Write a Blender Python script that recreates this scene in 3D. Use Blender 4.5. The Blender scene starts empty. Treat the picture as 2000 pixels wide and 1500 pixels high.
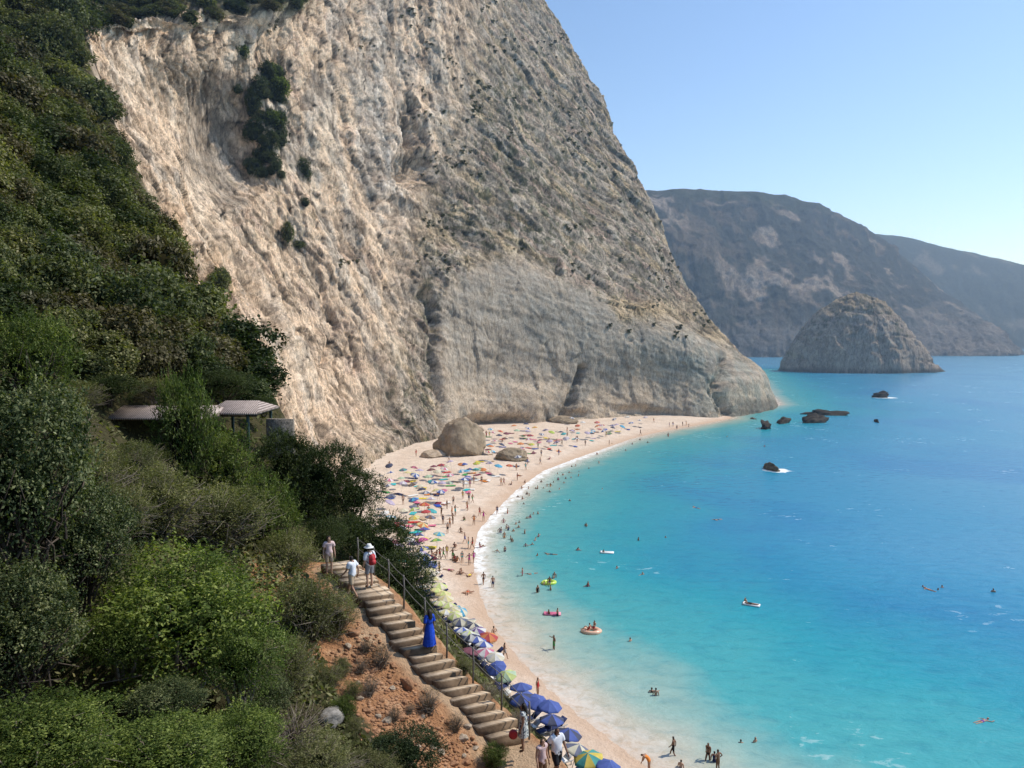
import bpy, bmesh, math, random
import numpy as np
from mathutils import Vector, Matrix, Quaternion
from mathutils.bvhtree import BVHTree

random.seed(7)
RNG = np.random.default_rng(7)
SC = bpy.context.scene
COL = SC.collection
R = math.radians

# ------------------------------------------------------------------ camera and picking helpers
F = 1455.0                      # focal length in pixels of a 2000 px wide frame
CAMZ = 30.0
TH = math.atan(100 / F)         # pitch below the horizon
FWD = np.array([0, math.cos(TH), -math.sin(TH)])
UP = np.array([0, math.sin(TH), math.cos(TH)])
CAM = np.array([0, 0, CAMZ])

def ray(u, v):
    return np.array([(u - 1000) / F, 0, 0]) + FWD + UP * (750 - v) / F
def P(u, v, y):                 # survey point at forward distance y
    d = ray(u, v)
    return CAM + d * (y / d[1])
def G(u, v, z):                 # survey point on a level plane
    d = ray(u, v)
    return CAM + d * ((z - CAMZ) / d[2])
def pix(p):
    q = np.asarray(p, float) - CAM
    f = q @ FWD
    return 1000 + F * q[0] / f, 750 - F * (q @ UP) / f

cam = bpy.data.objects.new('camera', bpy.data.cameras.new('camera'))
COL.objects.link(cam)
cam.location = CAM
cam.rotation_euler = (math.pi / 2 - TH, 0, 0)
cam.data.sensor_width = 36
cam.data.lens = 36 * F / 2000
cam.data.clip_start = 0.5
cam.data.clip_end = 20000
SC.camera = cam

# ------------------------------------------------------------------ noise (numpy)
_perm = np.random.default_rng(3).permutation(512).astype(np.int64)
_grad = np.random.default_rng(4).normal(size=(512, 3))
_grad /= np.linalg.norm(_grad, axis=1)[:, None]
def pnoise(p):
    p = np.asarray(p, float)
    i = np.floor(p).astype(np.int64)
    f = p - i
    w = f * f * f * (f * (f * 6 - 15) + 10)
    out = np.zeros(len(p))
    for dx in (0, 1):
        for dy in (0, 1):
            for dz in (0, 1):
                h = _perm[(i[:, 0] + dx) & 511]
                h = _perm[(h + i[:, 1] + dy) & 511]
                h = _perm[(h + i[:, 2] + dz) & 511]
                g = _grad[h]
                d = f - (dx, dy, dz)
                wt = (w[:, 0] if dx else 1 - w[:, 0]) * (w[:, 1] if dy else 1 - w[:, 1]) * (w[:, 2] if dz else 1 - w[:, 2])
                out += wt * (g * d).sum(1)
    return out * 1.5
def fbm(p, o=4, gain=.5):
    s = np.zeros(len(p)); a = 1.0; t = 0
    p = np.asarray(p, float)
    for k in range(o):
        s += a * pnoise(p + 17.3 * k); t += a; a *= gain; p = p * 2.03
    return s / t
def ridged(p, o=4, gain=.5):
    s = np.zeros(len(p)); a = 1.0; t = 0
    p = np.asarray(p, float)
    for k in range(o):
        s += a * (1 - np.abs(pnoise(p + 11.7 * k)) * 2); t += a; a *= gain; p = p * 2.1
    return s / t
def facet(a, b, seed=0, tilt=1.0):
    """broken flat planes: every random cell of the (a, b) plane is one tilted facet"""
    q = np.column_stack([a, b]); i = np.floor(q).astype(np.int64); best = np.full(len(q), 1e9); val = np.zeros(len(q)); second = np.full(len(q), 1e9)
    for dx in (-1, 0, 1):
        for dy in (-1, 0, 1):
            c = i + (dx, dy); h = _perm[(_perm[(c[:, 0] + seed * 31) & 511] + c[:, 1]) & 511]; h2 = _perm[(h + 77) & 511]; g = _grad[h]
            o = q - (c + .5 + .45 * np.column_stack([_grad[h2][:, 0], _grad[h2][:, 1]])); d = (o ** 2).sum(1)
            v = g[:, 2] * .5 + tilt * (g[:, 0] * o[:, 0] + g[:, 1] * o[:, 1])
            v = v if tilt else g[:, 2]
            m = d < best; second = np.where(m, best, np.minimum(second, d)); val = np.where(m, v, val); best = np.where(m, d, best)
    return val, np.sqrt(second) - np.sqrt(best)
def sstep(a, b, x):
    t = np.clip((x - a) / (b - a), 0, 1)
    return t * t * (3 - 2 * t)

# ------------------------------------------------------------------ object helpers
def mesh_np(name, verts, faces, smooth=False):
    """verts (n,3); faces (m,4) or (m,3) arrays, or a list of such arrays"""
    me = bpy.data.meshes.new(name)
    verts = np.ascontiguousarray(verts, dtype=np.float32)
    fl = faces if isinstance(faces, list) else [faces]
    fl = [np.asarray(f, dtype=np.int32) for f in fl if len(f)]
    loops = np.concatenate([f.ravel() for f in fl])
    sizes = np.concatenate([np.full(len(f), f.shape[1], dtype=np.int32) for f in fl])
    starts = np.concatenate([[0], np.cumsum(sizes)[:-1]]).astype(np.int32)
    me.vertices.add(len(verts)); me.vertices.foreach_set('co', verts.ravel())
    me.loops.add(len(loops)); me.loops.foreach_set('vertex_index', loops.astype(np.int32))
    me.polygons.add(len(sizes)); me.polygons.foreach_set('loop_start', starts)
    me.polygons.foreach_set('loop_total', sizes)
    me.update(calc_edges=True)
    if smooth:
        me.polygons.foreach_set('use_smooth', np.ones(len(sizes), dtype=bool))
    return me
def fattr(me, name, vals):
    a = me.attributes.new(name, 'FLOAT', 'POINT'); a.data.foreach_set('value', np.ascontiguousarray(vals, dtype=np.float32))
def cattr(me, name, cols):
    a = me.attributes.new(name, 'FLOAT_COLOR', 'POINT')
    c = np.ones((len(cols), 4), dtype=np.float32); c[:, :3] = cols
    a.data.foreach_set('color', c.ravel())
def link(name, me, mats=None, parent=None, loc=None, rotz=None, scale=None):
    o = bpy.data.objects.new(name, me); COL.objects.link(o)
    if mats is not None and me is not None and len(me.materials) == 0:
        for m in (mats if isinstance(mats, (list, tuple)) else [mats]): me.materials.append(m)
    if parent is not None: o.parent = parent
    if loc is not None: o.location = loc
    if rotz is not None: o.rotation_euler = (0, 0, rotz)
    if scale is not None: o.scale = scale
    return o
def empty(name, loc=(0, 0, 0), rotz=0):
    o = bpy.data.objects.new(name, None); COL.objects.link(o)
    o.location = loc; o.rotation_euler = (0, 0, rotz); o.empty_display_size = .2
    return o
def tag(o, label=None, cat=None, group=None, kind=None):
    if label: o['label'] = label
    if cat: o['category'] = cat
    if group: o['group'] = group
    if kind: o['kind'] = kind
    return o
ORD = ('first second third fourth fifth sixth seventh eighth ninth tenth eleventh twelfth thirteenth fourteenth fifteenth '
       'sixteenth seventeenth eighteenth nineteenth').split()
_tens = {20: 'twent', 30: 'thirt', 40: 'fort', 50: 'fift', 60: 'sixt', 70: 'sevent', 80: 'eight', 90: 'ninet', 100: 'hundred'}
def ordinal(i):
    if i <= 19: return ORD[i - 1]
    t, r = i // 10 * 10, i % 10
    return _tens[t] + 'ieth' if r == 0 else _tens[t] + 'y-' + ORD[r - 1]
PENDING = []                    # (object, base label, category, group, how the row is counted)
def later(o, base, cat, group, how='from the top'):
    PENDING.append((o, base, cat, group, how))
def settle_labels():
    by = {}
    for t in PENDING: by.setdefault((t[1], t[4]), []).append(t)
    for (base, how), l in by.items():
        if 'left' in how: l.sort(key=lambda t: pix(t[0].location)[0])
        else: l.sort(key=lambda t: pix(t[0].location)[1])
        for k, t in enumerate(l):
            lab = base if len(l) == 1 else base + ', ' + ordinal(k + 1) + ' ' + how
            tag(t[0], lab, t[2], t[3])

def tube(pts, rad, n=6, cap=True):
    """swept tube through pts with radii rad -> verts, quads"""
    pts = np.asarray(pts, float); V = []; Fq = []
    for i, p in enumerate(pts):
        d = pts[min(i + 1, len(pts) - 1)] - pts[max(i - 1, 0)]
        d = d / (np.linalg.norm(d) + 1e-9)
        a = np.cross(d, (0.31, 0.2, 1) if abs(d[2]) < .9 else (1, .1, 0)); a /= np.linalg.norm(a)
        b = np.cross(d, a)
        r = rad[i] if hasattr(rad, '__len__') else rad
        for k in range(n):
            t = 2 * math.pi * k / n
            V.append(p + r * (a * math.cos(t) + b * math.sin(t)))
        if i:
            for k in range(n):
                k2 = (k + 1) % n
                Fq.append(((i - 1) * n + k, (i - 1) * n + k2, i * n + k2, i * n + k))
    if cap and n >= 4:
        e = (len(pts) - 1) * n
        for k in range(1, n - 1, 1):
            Fq.append((0, k + 1 if k + 1 < n else 0, k, k)) if False else None
        V.append(pts[0]); V.append(pts[-1])
        c0, c1 = len(V) - 2, len(V) - 1
        for k in range(0, n, 2):
            Fq.append((c0, (k + 2) % n, k + 1, k)); Fq.append((c1, e + k, e + k + 1, e + (k + 2) % n))
    return np.array(V), np.array(Fq, dtype=int)
class MB:
    def __init__(s): s.V = []; s.F4 = []; s.n = 0
    def add(s, V, Fq):
        s.V.append(np.asarray(V, float)); s.F4.append(np.asarray(Fq, int) + s.n); s.n += len(V)
        return s
    def tube(s, pts, rad, n=6): return s.add(*tube(pts, rad, n))
    def box(s, c, size, rot=None, jit=0):
        x, y, z = np.array(size) / 2
        V = np.array([(-x, -y, -z), (x, -y, -z), (x, y, -z), (-x, y, -z), (-x, -y, z), (x, -y, z), (x, y, z), (-x, y, z)])
        if jit: V = V + RNG.normal(size=V.shape) * jit
        if rot is not None: V = V @ np.array(rot).T
        return s.add(V + np.array(c), [(0, 3, 2, 1), (4, 5, 6, 7), (0, 1, 5, 4), (1, 2, 6, 5), (2, 3, 7, 6), (3, 0, 4, 7)])
    def mesh(s, name, smooth=False): return mesh_np(name, np.concatenate(s.V), np.concatenate(s.F4), smooth)
def rotz(a): c, s_ = math.cos(a), math.sin(a); return np.array([(c, -s_, 0), (s_, c, 0), (0, 0, 1)])
def bevel(me, w=.02, seg=2):
    bm = bmesh.new(); bm.from_mesh(me)
    bmesh.ops.bevel(bm, geom=bm.edges[:] , offset=w, segments=seg, affect='EDGES', clamp_overlap=True)
    bm.to_mesh(me); bm.free(); return me

# ------------------------------------------------------------------ materials
def mat(name):
    m = bpy.data.materials.new(name); m.use_nodes = True
    nt = m.node_tree; nt.nodes.clear()
    out = nt.nodes.new('ShaderNodeOutputMaterial')
    b = nt.nodes.new('ShaderNodeBsdfPrincipled')
    nt.links.new(b.outputs[0], out.inputs[0])
    b.inputs['Specular IOR Level'].default_value = .25
    return m, nt, b, out
def N(nt, t, **kw):
    n = nt.nodes.new('ShaderNode' + t)
    for k, v in kw.items():
        if hasattr(n, k): setattr(n, k, v)
        else: n.inputs[k.replace('_', ' ')].default_value = v
    return n
def L(nt, a, b): nt.links.new(a, b)
def mix(nt, a, b, fac, blend='MIX'):
    m = nt.nodes.new('ShaderNodeMix'); m.data_type = 'RGBA'; m.blend_type = blend
    for s, x in ((0, fac), (6, a), (7, b)):
        if hasattr(x, 'is_linked') or hasattr(x, 'node'): nt.links.new(x, m.inputs[s])
        elif s == 0: m.inputs[0].default_value = x
        else: m.inputs[s].default_value = (*x, 1) if len(x) == 3 else x
    return m.outputs[2]
def ramp(nt, fac, stops, interp='LINEAR'):
    r = nt.nodes.new('ShaderNodeValToRGB'); e = r.color_ramp.elements; r.color_ramp.interpolation = interp
    while len(e) < len(stops): e.new(.5)
    for k, (p, c) in enumerate(stops):
        e[k].position = p; e[k].color = (*c, 1) if hasattr(c, '__len__') else (c, c, c, 1)
    nt.links.new(fac, r.inputs[0]); return r.outputs[0]
def noise(nt, scale, detail=4, rough=.55, vec=None, dist=0):
    n = N(nt, 'TexNoise', Scale=scale, Detail=detail, Roughness=rough, Distortion=dist)
    if vec is not None: L(nt, vec, n.inputs['Vector'])
    return n.outputs['Fac']
def objco(nt, sc=(1, 1, 1), rot=(0, 0, 0)):
    t = N(nt, 'TexCoord'); m = N(nt, 'Mapping'); m.inputs['Scale'].default_value = sc; m.inputs['Rotation'].default_value = rot
    L(nt, t.outputs['Object'], m.inputs[0]); return m.outputs[0]
def math_(nt, op, a, b=None):
    m = nt.nodes.new('ShaderNodeMath'); m.operation = op
    for i, x in enumerate((a, b)):
        if x is None: continue
        if hasattr(x, 'node'): nt.links.new(x, m.inputs[i])
        else: m.inputs[i].default_value = x
    return m.outputs[0]
def bump(nt, b, h, strength=.5, dist=.1):
    n = N(nt, 'Bump', Strength=strength, Distance=dist); L(nt, h, n.inputs['Height']); L(nt, n.outputs[0], b.inputs['Normal'])
    return n

def simple(name, col, rough=.7, var=.12, scale=8, spec=.25, bmp=0):
    m, nt, b, o = mat(name)
    nz = noise(nt, scale, 3, .6, objco(nt))
    c0 = tuple(max(0, x * (1 - var * 1.6)) for x in col); c1 = tuple(min(1, x * (1 + var)) for x in col)
    L(nt, ramp(nt, nz, [(.3, c0), (.7, c1)]), b.inputs['Base Color'])
    b.inputs['Roughness'].default_value = rough; b.inputs['Specular IOR Level'].default_value = spec
    if bmp: bump(nt, b, nz, .6, bmp)
    return m

def rock_material(name, haze=None, sc=1.0, bd=.5, contrast=.5, gain=None):
    """base colour from the rock types, broken up by noise and thin cracks, with bump in three sizes"""
    m, nt, b, o = mat(name)
    at = N(nt, 'Attribute', attribute_name='rock')
    co = objco(nt)
    n1 = noise(nt, .35 * sc, 6, .65, co)
    co2 = objco(nt, (1.0, 1.0, .3), (0, R(-14), 0))
    n2 = noise(nt, 1.7 * sc, 9, .75, co2, .5)
    n3 = noise(nt, 5.0 * sc, 5, .75, objco(nt, (1, 1, .5)))
    ck = noise(nt, .55 * sc, 7, .7, co2, 1.2)
    f = ramp(nt, n2, [(.32, 1 - contrast), (.5, 1.0), (.68, 1 + contrast * .4)])
    c = mix(nt, at.outputs['Color'], f, 1.0, 'MULTIPLY')
    f3 = ramp(nt, n3, [(.32, .62), (.5, 1.0), (.7, 1.18)])
    c = mix(nt, c, f3, 1.0, 'MULTIPLY')
    cr_ = ramp(nt, ck, [(.475, 1.0), (.497, .5), (.503, .5), (.525, 1.0)])
    c = mix(nt, c, cr_, .75, 'MULTIPLY')
    warm = ramp(nt, n1, [(.35, (.96, .98, 1.0)), (.65, (1.06, 1.0, .93))])
    c = mix(nt, c, warm, 1.0, 'MULTIPLY')
    if gain:
        c = mix(nt, c, gain, 1.0, 'MULTIPLY'); c.node.clamp_result = True
    sp = N(nt, 'Attribute', attribute_name='speck'); n4 = noise(nt, 1.05 * sc, 3, .7, co)
    dots = ramp(nt, math_(nt, 'ADD', n4, math_(nt, 'MULTIPLY', n1, .25)), [(.66, 0), (.71, 1)])
    c = mix(nt, c, (.075, .08, .05), math_(nt, 'MULTIPLY', math_(nt, 'MULTIPLY', dots, sp.outputs['Fac']), .85))
    L(nt, c, b.inputs['Base Color'])
    b.inputs['Roughness'].default_value = .92; b.inputs['Specular IOR Level'].default_value = .06
    h = math_(nt, 'ADD', math_(nt, 'MULTIPLY', n2, .8), math_(nt, 'ADD', math_(nt, 'MULTIPLY', n3, .45), math_(nt, 'MULTIPLY', cr_, .25)))
    bump(nt, b, h, 1.0, bd)
    return m

def leaf_material(name, dark, mid, light, trans=.35, objvar=.25):
    m, nt, b, out = mat(name)
    at = N(nt, 'Attribute', attribute_name='tint')
    c = ramp(nt, at.outputs['Fac'], [(0.05, dark), (.5, mid), (1, light)])
    oi = N(nt, 'ObjectInfo')
    v = ramp(nt, oi.outputs['Random'], [(0, (1 - objvar, 1 - objvar * .8, 1 - objvar)), (.5, (1.05, 1, .9)), (1, (1 + objvar, 1 + objvar * .75, 1 + objvar * .2))])
    c = mix(nt, c, v, 1.0, 'MULTIPLY')
    L(nt, c, b.inputs['Base Color']); b.inputs['Roughness'].default_value = .6; L(nt, math_(nt, 'MULTIPLY', at.outputs['Fac'], .4), b.inputs['Specular IOR Level'])
    tr = N(nt, 'BsdfTranslucent'); L(nt, mix(nt, c, (1.3, 1.5, .5), 1.0, 'MULTIPLY'), tr.inputs[0])
    ms = N(nt, 'MixShader'); ms.inputs[0].default_value = trans
    L(nt, b.outputs[0], ms.inputs[1]); L(nt, tr.outputs[0], ms.inputs[2]); L(nt, ms.outputs[0], out.inputs[0])
    return m

# ------------------------------------------------------------------ light and sky
SUN = np.array([.68, .20, 0]); SUN /= np.linalg.norm(SUN); EL = R(50)
SUN = np.array([SUN[0] * math.cos(EL), SUN[1] * math.cos(EL), math.sin(EL)])
w = bpy.data.worlds.new('World'); SC.world = w; w.use_nodes = True
nt = w.node_tree; bg = nt.nodes['Background']
sky = nt.nodes.new('ShaderNodeTexSky'); sky.sky_type = 'NISHITA'; sky.sun_disc = False
sky.sun_elevation = EL; sky.sun_rotation = math.atan2(SUN[0], SUN[1]); sky.altitude = 0
sky.air_density = 1.0; sky.dust_density = .25; sky.ozone_density = 2.2
tn = nt.nodes.new('ShaderNodeMix'); tn.data_type = 'RGBA'; tn.blend_type = 'MULTIPLY'; tn.inputs[0].default_value = 1; tn.inputs[7].default_value = (.95, 1.0, 1.04, 1)
nt.links.new(sky.outputs[0], tn.inputs[6]); nt.links.new(tn.outputs[2], bg.inputs[0]); bg.inputs[1].default_value = .18
sl = bpy.data.lights.new('sun', 'SUN'); sl.energy = 4.5; sl.angle = R(.5); sl.color = (1, .945, .86)
so = bpy.data.objects.new('sun', sl); COL.objects.link(so)
so.rotation_euler = Vector(-SUN).to_track_quat('-Z', 'Y').to_euler(); so.location = (100, 60, 300)
SC.view_settings.view_transform = 'Standard'; SC.view_settings.look = 'None'; SC.view_settings.exposure = 0
SC.cycles.use_denoising = True
SC.cycles.max_bounces = 6; SC.cycles.transparent_max_bounces = 8; SC.cycles.sample_clamp_indirect = 4
SC.cycles.volume_bounces = 0
try: SC.cycles.volume_step_rate = 4
except Exception: pass

# ------------------------------------------------------------------ shoreline, beach, sea
SHORE_PX = [(1428, 817), (1395, 824), (1330, 836), (1280, 845), (1230, 858), (1180, 876), (1120, 897), (1060, 920), (1005, 960), (965, 1000), (932, 1040),
            (922, 1085), (930, 1135), (945, 1185), (975, 1240), (1015, 1290), (1070, 1345), (1130, 1398), (1200, 1452), (1262, 1500), (1330, 1560)]
SHORE = [G(u, v, 0)[:2] for u, v in SHORE_PX]
PROM = [G(u, v, 0)[:2] for u, v in [(1470, 722), (1500, 770), (1520, 790), (1480, 798), (1428, 806)]]
SHORE = np.array([[30, 700], [115, 520]] + [list(p) for p in PROM] + [list(p) for p in SHORE] + [[24, 32], [45, -10], [80, -80]])
LAND = np.vstack([SHORE, [[-500, -80], [-500, 800]]])
def seg_dist(pts, line):
    pts = np.asarray(pts, float); d = np.full(len(pts), 1e9)
    for a, b in zip(line[:-1], line[1:]):
        ab = b - a; t = np.clip(((pts - a) @ ab) / (ab @ ab + 1e-12), 0, 1)
        d = np.minimum(d, np.linalg.norm(pts - a - t[:, None] * ab, axis=1))
    return d
def inside(pts, poly):
    x, y = pts[:, 0], pts[:, 1]; r = np.zeros(len(pts), bool)
    for a, b in zip(poly, np.roll(poly, -1, axis=0)):
        c = ((a[1] > y) != (b[1] > y)) & (x < (b[0] - a[0]) * (y - a[1]) / (b[1] - a[1] + 1e-12) + a[0])
        r ^= c
    return r
def shore_sd(pts):              # positive out to sea
    d = seg_dist(pts, SHORE)
    return np.where(inside(np.asarray(pts), LAND), -d, d)
def beach_z(pts):
    s = shore_sd(pts)
    inl = np.maximum(-s, 0)
    return np.where(s > 0, -.06 * np.minimum(s, 60) - .02, np.where(inl < 9, .13 * inl, 1.17 + .035 * np.minimum(inl - 9, 45)))
def GB(u, v):                   # point of the beach seen at pixel
    z = 1.0
    for k in range(8):
        p = G(u, v, z); z = .5 * z + .5 * float(beach_z(p[None, :2])[0])
    return G(u, v, z)

def axis_steps(lo, hi, step, far_lo, far_hi, grow=1.25):
    a = list(np.arange(lo, hi + step, step)); s = step
    while a[-1] < far_hi: s *= grow; a.append(a[-1] + s)
    s = step
    while a[0] > far_lo: s *= grow; a.insert(0, a[0] - s)
    return np.array(a)
def sheet(name, xs, ys, zf):
    X, Y = np.meshgrid(xs, ys); pts = np.stack([X.ravel(), Y.ravel()], 1)
    z = zf(pts); nx, ny = len(xs), len(ys)
    i = np.arange(nx * ny).reshape(ny, nx)
    q = np.stack([i[:-1, :-1], i[:-1, 1:], i[1:, 1:], i[1:, :-1]], -1).reshape(-1, 4)
    return mesh_np(name, np.column_stack([pts, z]), q, True), pts

me, pts = sheet('beach', axis_steps(-75, 135, 1.1, -400, 300), axis_steps(28, 330, 1.1, -100, 420),
                lambda p: beach_z(p) + .06 * fbm(np.column_stack([p * .35, p[:, 0] * 0]), 3) * (shore_sd(p) < -2))
fattr(me, 'inland', -shore_sd(pts))
m, nt, b, o = mat('beach_sand')
at = N(nt, 'Attribute', attribute_name='inland')
co = objco(nt)
n1 = noise(nt, .25, 5, .6, co); n2 = noise(nt, 3, 4, .65, co); n3 = noise(nt, 1.1, 5, .75, co)
c = ramp(nt, n1, [(.3, (.60, .475, .365)), (.7, (.71, .59, .475))])
c = mix(nt, c, ramp(nt, n3, [(.3, .8), (.6, 1.04)]), 1.0, 'MULTIPLY')
c = mix(nt, c, ramp(nt, n2, [(.3, .86), (.7, 1.08)]), 1.0, 'MULTIPLY')
wet = ramp(nt, math_(nt, 'DIVIDE', math_(nt, 'ADD', at.outputs['Fac'], math_(nt, 'MULTIPLY', n1, 3.5)), 10.0), [(.22, 1), (.62, 0)])
c = mix(nt, c, (.50, .345, .235), math_(nt, 'MULTIPLY', wet, .75))
L(nt, c, b.inputs['Base Color']); b.inputs['Roughness'].default_value = .9; b.inputs['Specular IOR Level'].default_value = .1
bump(nt, b, math_(nt, 'ADD', n3, n2), .8, .12)
tag(link('beach', me, m), kind='structure')

ROCKS_SEA = [(1722, 773, 36, 10, 'flat dark rock ringed by white foam, farthest of the sea rocks'),
             (1610, 806, 66, 12, 'long dark wet rock at the back of the rock cluster off the point'),
             (1584, 821, 54, 13, 'dark rounded rock at the middle right of the rock cluster'),
             (1531, 821, 50, 14, 'dark rock in the middle of the rock cluster nearest the point'),
             (1495, 832, 46, 13, 'dark low rock at the shoreward end of the rock cluster'),
             (1713, 822, 18, 7, 'small dark rock standing alone to seaward of the cluster'),
             (1512, 915, 44, 11, 'low brown rock awash with foam, alone nearest the bathers'),
             (1470, 817, 16, 4, 'tiny rock barely breaking the surface beside the cliff point')]
ROCK_XY = [G(u, v + h * .35, 0)[:2] for u, v, ww, h, _ in ROCKS_SEA]
me, pts = sheet('sea', axis_steps(-40, 175, 1.25, -9000, 9000, 1.3), axis_steps(24, 335, 1.25, -400, 14000, 1.3), lambda p: np.zeros(len(p)))
sd = shore_sd(pts)
# the islet and the headlands stand in deep water; rocks have foam around them
rf = np.zeros(len(pts))
for (u, v, ww, h, _), c2 in zip(ROCKS_SEA, ROCK_XY):
    y = np.linalg.norm(c2); rr = ww * y / F / 2
    d = np.hypot(pts[:, 0] - c2[0] - .3 * rr, (pts[:, 1] - c2[1]) * 1.15) * (1 + .5 * fbm(np.column_stack([pts / 2.2, pts[:, 0] * 0 + u]), 2))
    rf = np.maximum(rf, (1 - sstep(rr * .9, rr * 1.75, d)) * (.85 if 'foam' in _ else .5))
sh_ = .95 + .4 * sstep(72, 95, pts[:, 1])
fattr(me, 'offshore', np.where(sd > 0, sd * sh_, sd)); fattr(me, 'rockfoam', rf)
# how strongly waves break along each stretch of shore
t = pts[:, 1]
brk = .12 + 1.15 * np.exp(-((t - 108) / 22.) ** 2) + 1.1 * np.exp(-((t - 165) / 38.) ** 2) + .22 * np.exp(-((t - 60) / 10.) ** 2)
fattr(me, 'breaking', np.clip(brk, 0, 1.1))
m, nt, b, o = mat('sea_water')
at = N(nt, 'Attribute', attribute_name='offshore'); ar = N(nt, 'Attribute', attribute_name='rockfoam'); ab = N(nt, 'Attribute', attribute_name='breaking')
co = objco(nt)
big = noise(nt, .03, 4, .55, co, .4); med = noise(nt, .12, 5, .6, co, .5)
wv = noise(nt, .55, 6, .62, objco(nt, (.75, 1.5, 1), (0, 0, R(20))), .4)
wv2 = noise(nt, 2.4, 4, .6, objco(nt, (.8, 1.5, 1), (0, 0, R(12))), .3)
dd = math_(nt, 'ADD', at.outputs['Fac'], math_(nt, 'MULTIPLY', math_(nt, 'SUBTRACT', big, .5), math_(nt, 'MINIMUM', math_(nt, 'ABSOLUTE', at.outputs['Fac']), 60.)))
dd = math_(nt, 'ADD', dd, math_(nt, 'MULTIPLY', math_(nt, 'SUBTRACT', med, .5), math_(nt, 'MINIMUM', math_(nt, 'ABSOLUTE', at.outputs['Fac']), 10.)))
c = ramp(nt, math_(nt, 'DIVIDE', dd, 120.0), [(0, (.55, .41, .29)), (.018, (.47, .42, .32)), (.045, (.27, .40, .345)), (.10, (.06, .33, .345)), (.22, (.016, .285, .345)),
    (.42, (.012, .228, .365)), (.66, (.030, .235, .395)), (1, (.062, .25, .405))])
c = mix(nt, c, ramp(nt, noise(nt, .022, 4, .6, co, .6), [(.36, (.62, .80, .95)), (.52, (1, 1, 1))]), math_(nt, 'MINIMUM', math_(nt, 'MAXIMUM', math_(nt, 'DIVIDE', math_(nt, 'SUBTRACT', at.outputs['Fac'], 12.), 30.), 0.), .8), 'MULTIPLY')
c = mix(nt, c, ramp(nt, wv, [(.30, (.74, .85, .90)), (.48, (1, 1, 1)), (.7, (1.10, 1.06, 1.04))]), 1.0, 'MULTIPLY')
# foam; the whitecap flecks also paint in sun sparkle
fn = noise(nt, .9, 6, .7, co, 1.2)
fpos = math_(nt, 'ADD', at.outputs['Fac'], math_(nt, 'MULTIPLY', math_(nt, 'SUBTRACT', med, .5), 5.0))
fpos = math_(nt, 'ADD', fpos, math_(nt, 'MULTIPLY', math_(nt, 'SUBTRACT', noise(nt, .5, 3, .6, co), .5), 3.5))
fline = ramp(nt, math_(nt, 'DIVIDE', math_(nt, 'ADD', fpos, 2.0), 12.0), [(.10, 0), (.15, 1), (.30, .95), (.38, .4), (.55, .2), (.8, 0)])
fm = math_(nt, 'MULTIPLY', math_(nt, 'MULTIPLY', fline, ab.outputs['Fac']), ramp(nt, fn, [(.38, .12), (.56, 1)]))
rfm = ramp(nt, math_(nt, 'MULTIPLY', ar.outputs['Fac'], math_(nt, 'ADD', fn, .25)), [(.40, 0), (.62, 1)])
cap = ramp(nt, math_(nt, 'MULTIPLY', wv, noise(nt, .06, 2, .5, co)), [(.385, 0), (.43, .4)])
fm = math_(nt, 'MINIMUM', math_(nt, 'ADD', math_(nt, 'MULTIPLY', fm, .95), math_(nt, 'ADD', rfm, math_(nt, 'MULTIPLY', cap, .5))), 1.0)
c = mix(nt, c, (.84, .86, .84), fm)
L(nt, c, b.inputs['Base Color'])
b.inputs['Roughness'].default_value = .2; b.inputs['IOR'].default_value = 1.33; b.inputs['Specular IOR Level'].default_value = .45
L(nt, math_(nt, 'ADD', math_(nt, 'MULTIPLY', fm, .6), .23), b.inputs['Roughness'])
bump(nt, b, math_(nt, 'ADD', wv, math_(nt, 'MULTIPLY', wv2, .22)), .5, .34)
tag(link('sea', me, m), kind='structure')

# ------------------------------------------------------------------ lofted rock faces
def cr(ctrl, n):
    """Catmull-Rom along axis 0, n samples"""
    k = len(ctrl); t = np.linspace(0, k - 1, n); i = np.minimum(t.astype(int), k - 2); f = (t - i).reshape(-1, *([1] * (ctrl.ndim - 1)))
    g = lambda j: ctrl[np.clip(j, 0, k - 1)]
    p0, p1, p2, p3 = g(i - 1), g(i), g(i + 1), g(i + 2)
    p0 = np.where((i == 0).reshape(f.shape), 2 * p1 - p2, p0); p3 = np.where((i == k - 2).reshape(f.shape), 2 * p2 - p1, p3)
    return .5 * (2 * p1 + (p2 - p0) * f + (2 * p0 - 5 * p1 + 4 * p2 - p3) * f ** 2 + (3 * p1 - p0 - 3 * p2 + p3) * f ** 3)
def loft(cols, nu, nv, sink=5.0, flat=None):
    """cols: list of columns of survey points (u, v, y) from base to top -> grid (nv, nu, 3) and survey coordinates (nv, nu, 2)"""
    C = np.array([[np.concatenate([P(*q), q[:2]]) for q in col] for col in cols])      # col,row,5
    base = C[:, :1].copy(); base[:, :, 2] = -sink
    C = np.concatenate([base, C], 1)
    Gd = cr(np.swapaxes(C, 0, 1), nv)             # rows
    Gd = np.swapaxes(cr(np.swapaxes(Gd, 0, 1), nu), 0, 1)
    return Gd[..., :3], Gd[..., 3:]
def grid_normals(X):
    du = np.gradient(X, axis=1); dv = np.gradient(X, axis=0)
    n = np.cross(du, dv); return n / (np.linalg.norm(n, axis=-1, keepdims=True) + 1e-9)
def grid_faces(nv, nu):
    i = np.arange(nu * nv).reshape(nv, nu)
    return np.stack([i[:-1, :-1], i[:-1, 1:], i[1:, 1:], i[1:, :-1]], -1).reshape(-1, 4)
def arclen(X):
    s = np.zeros(X.shape[:2]); s[:, 1:] = np.cumsum(np.linalg.norm(np.diff(X[..., :2], axis=1), axis=-1), 1)
    return s
def blob(U, V, u, v, ru, rv, p=2):
    return np.exp(-(np.abs((U - u) / ru) ** p + np.abs((V - v) / rv) ** p))
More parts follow.
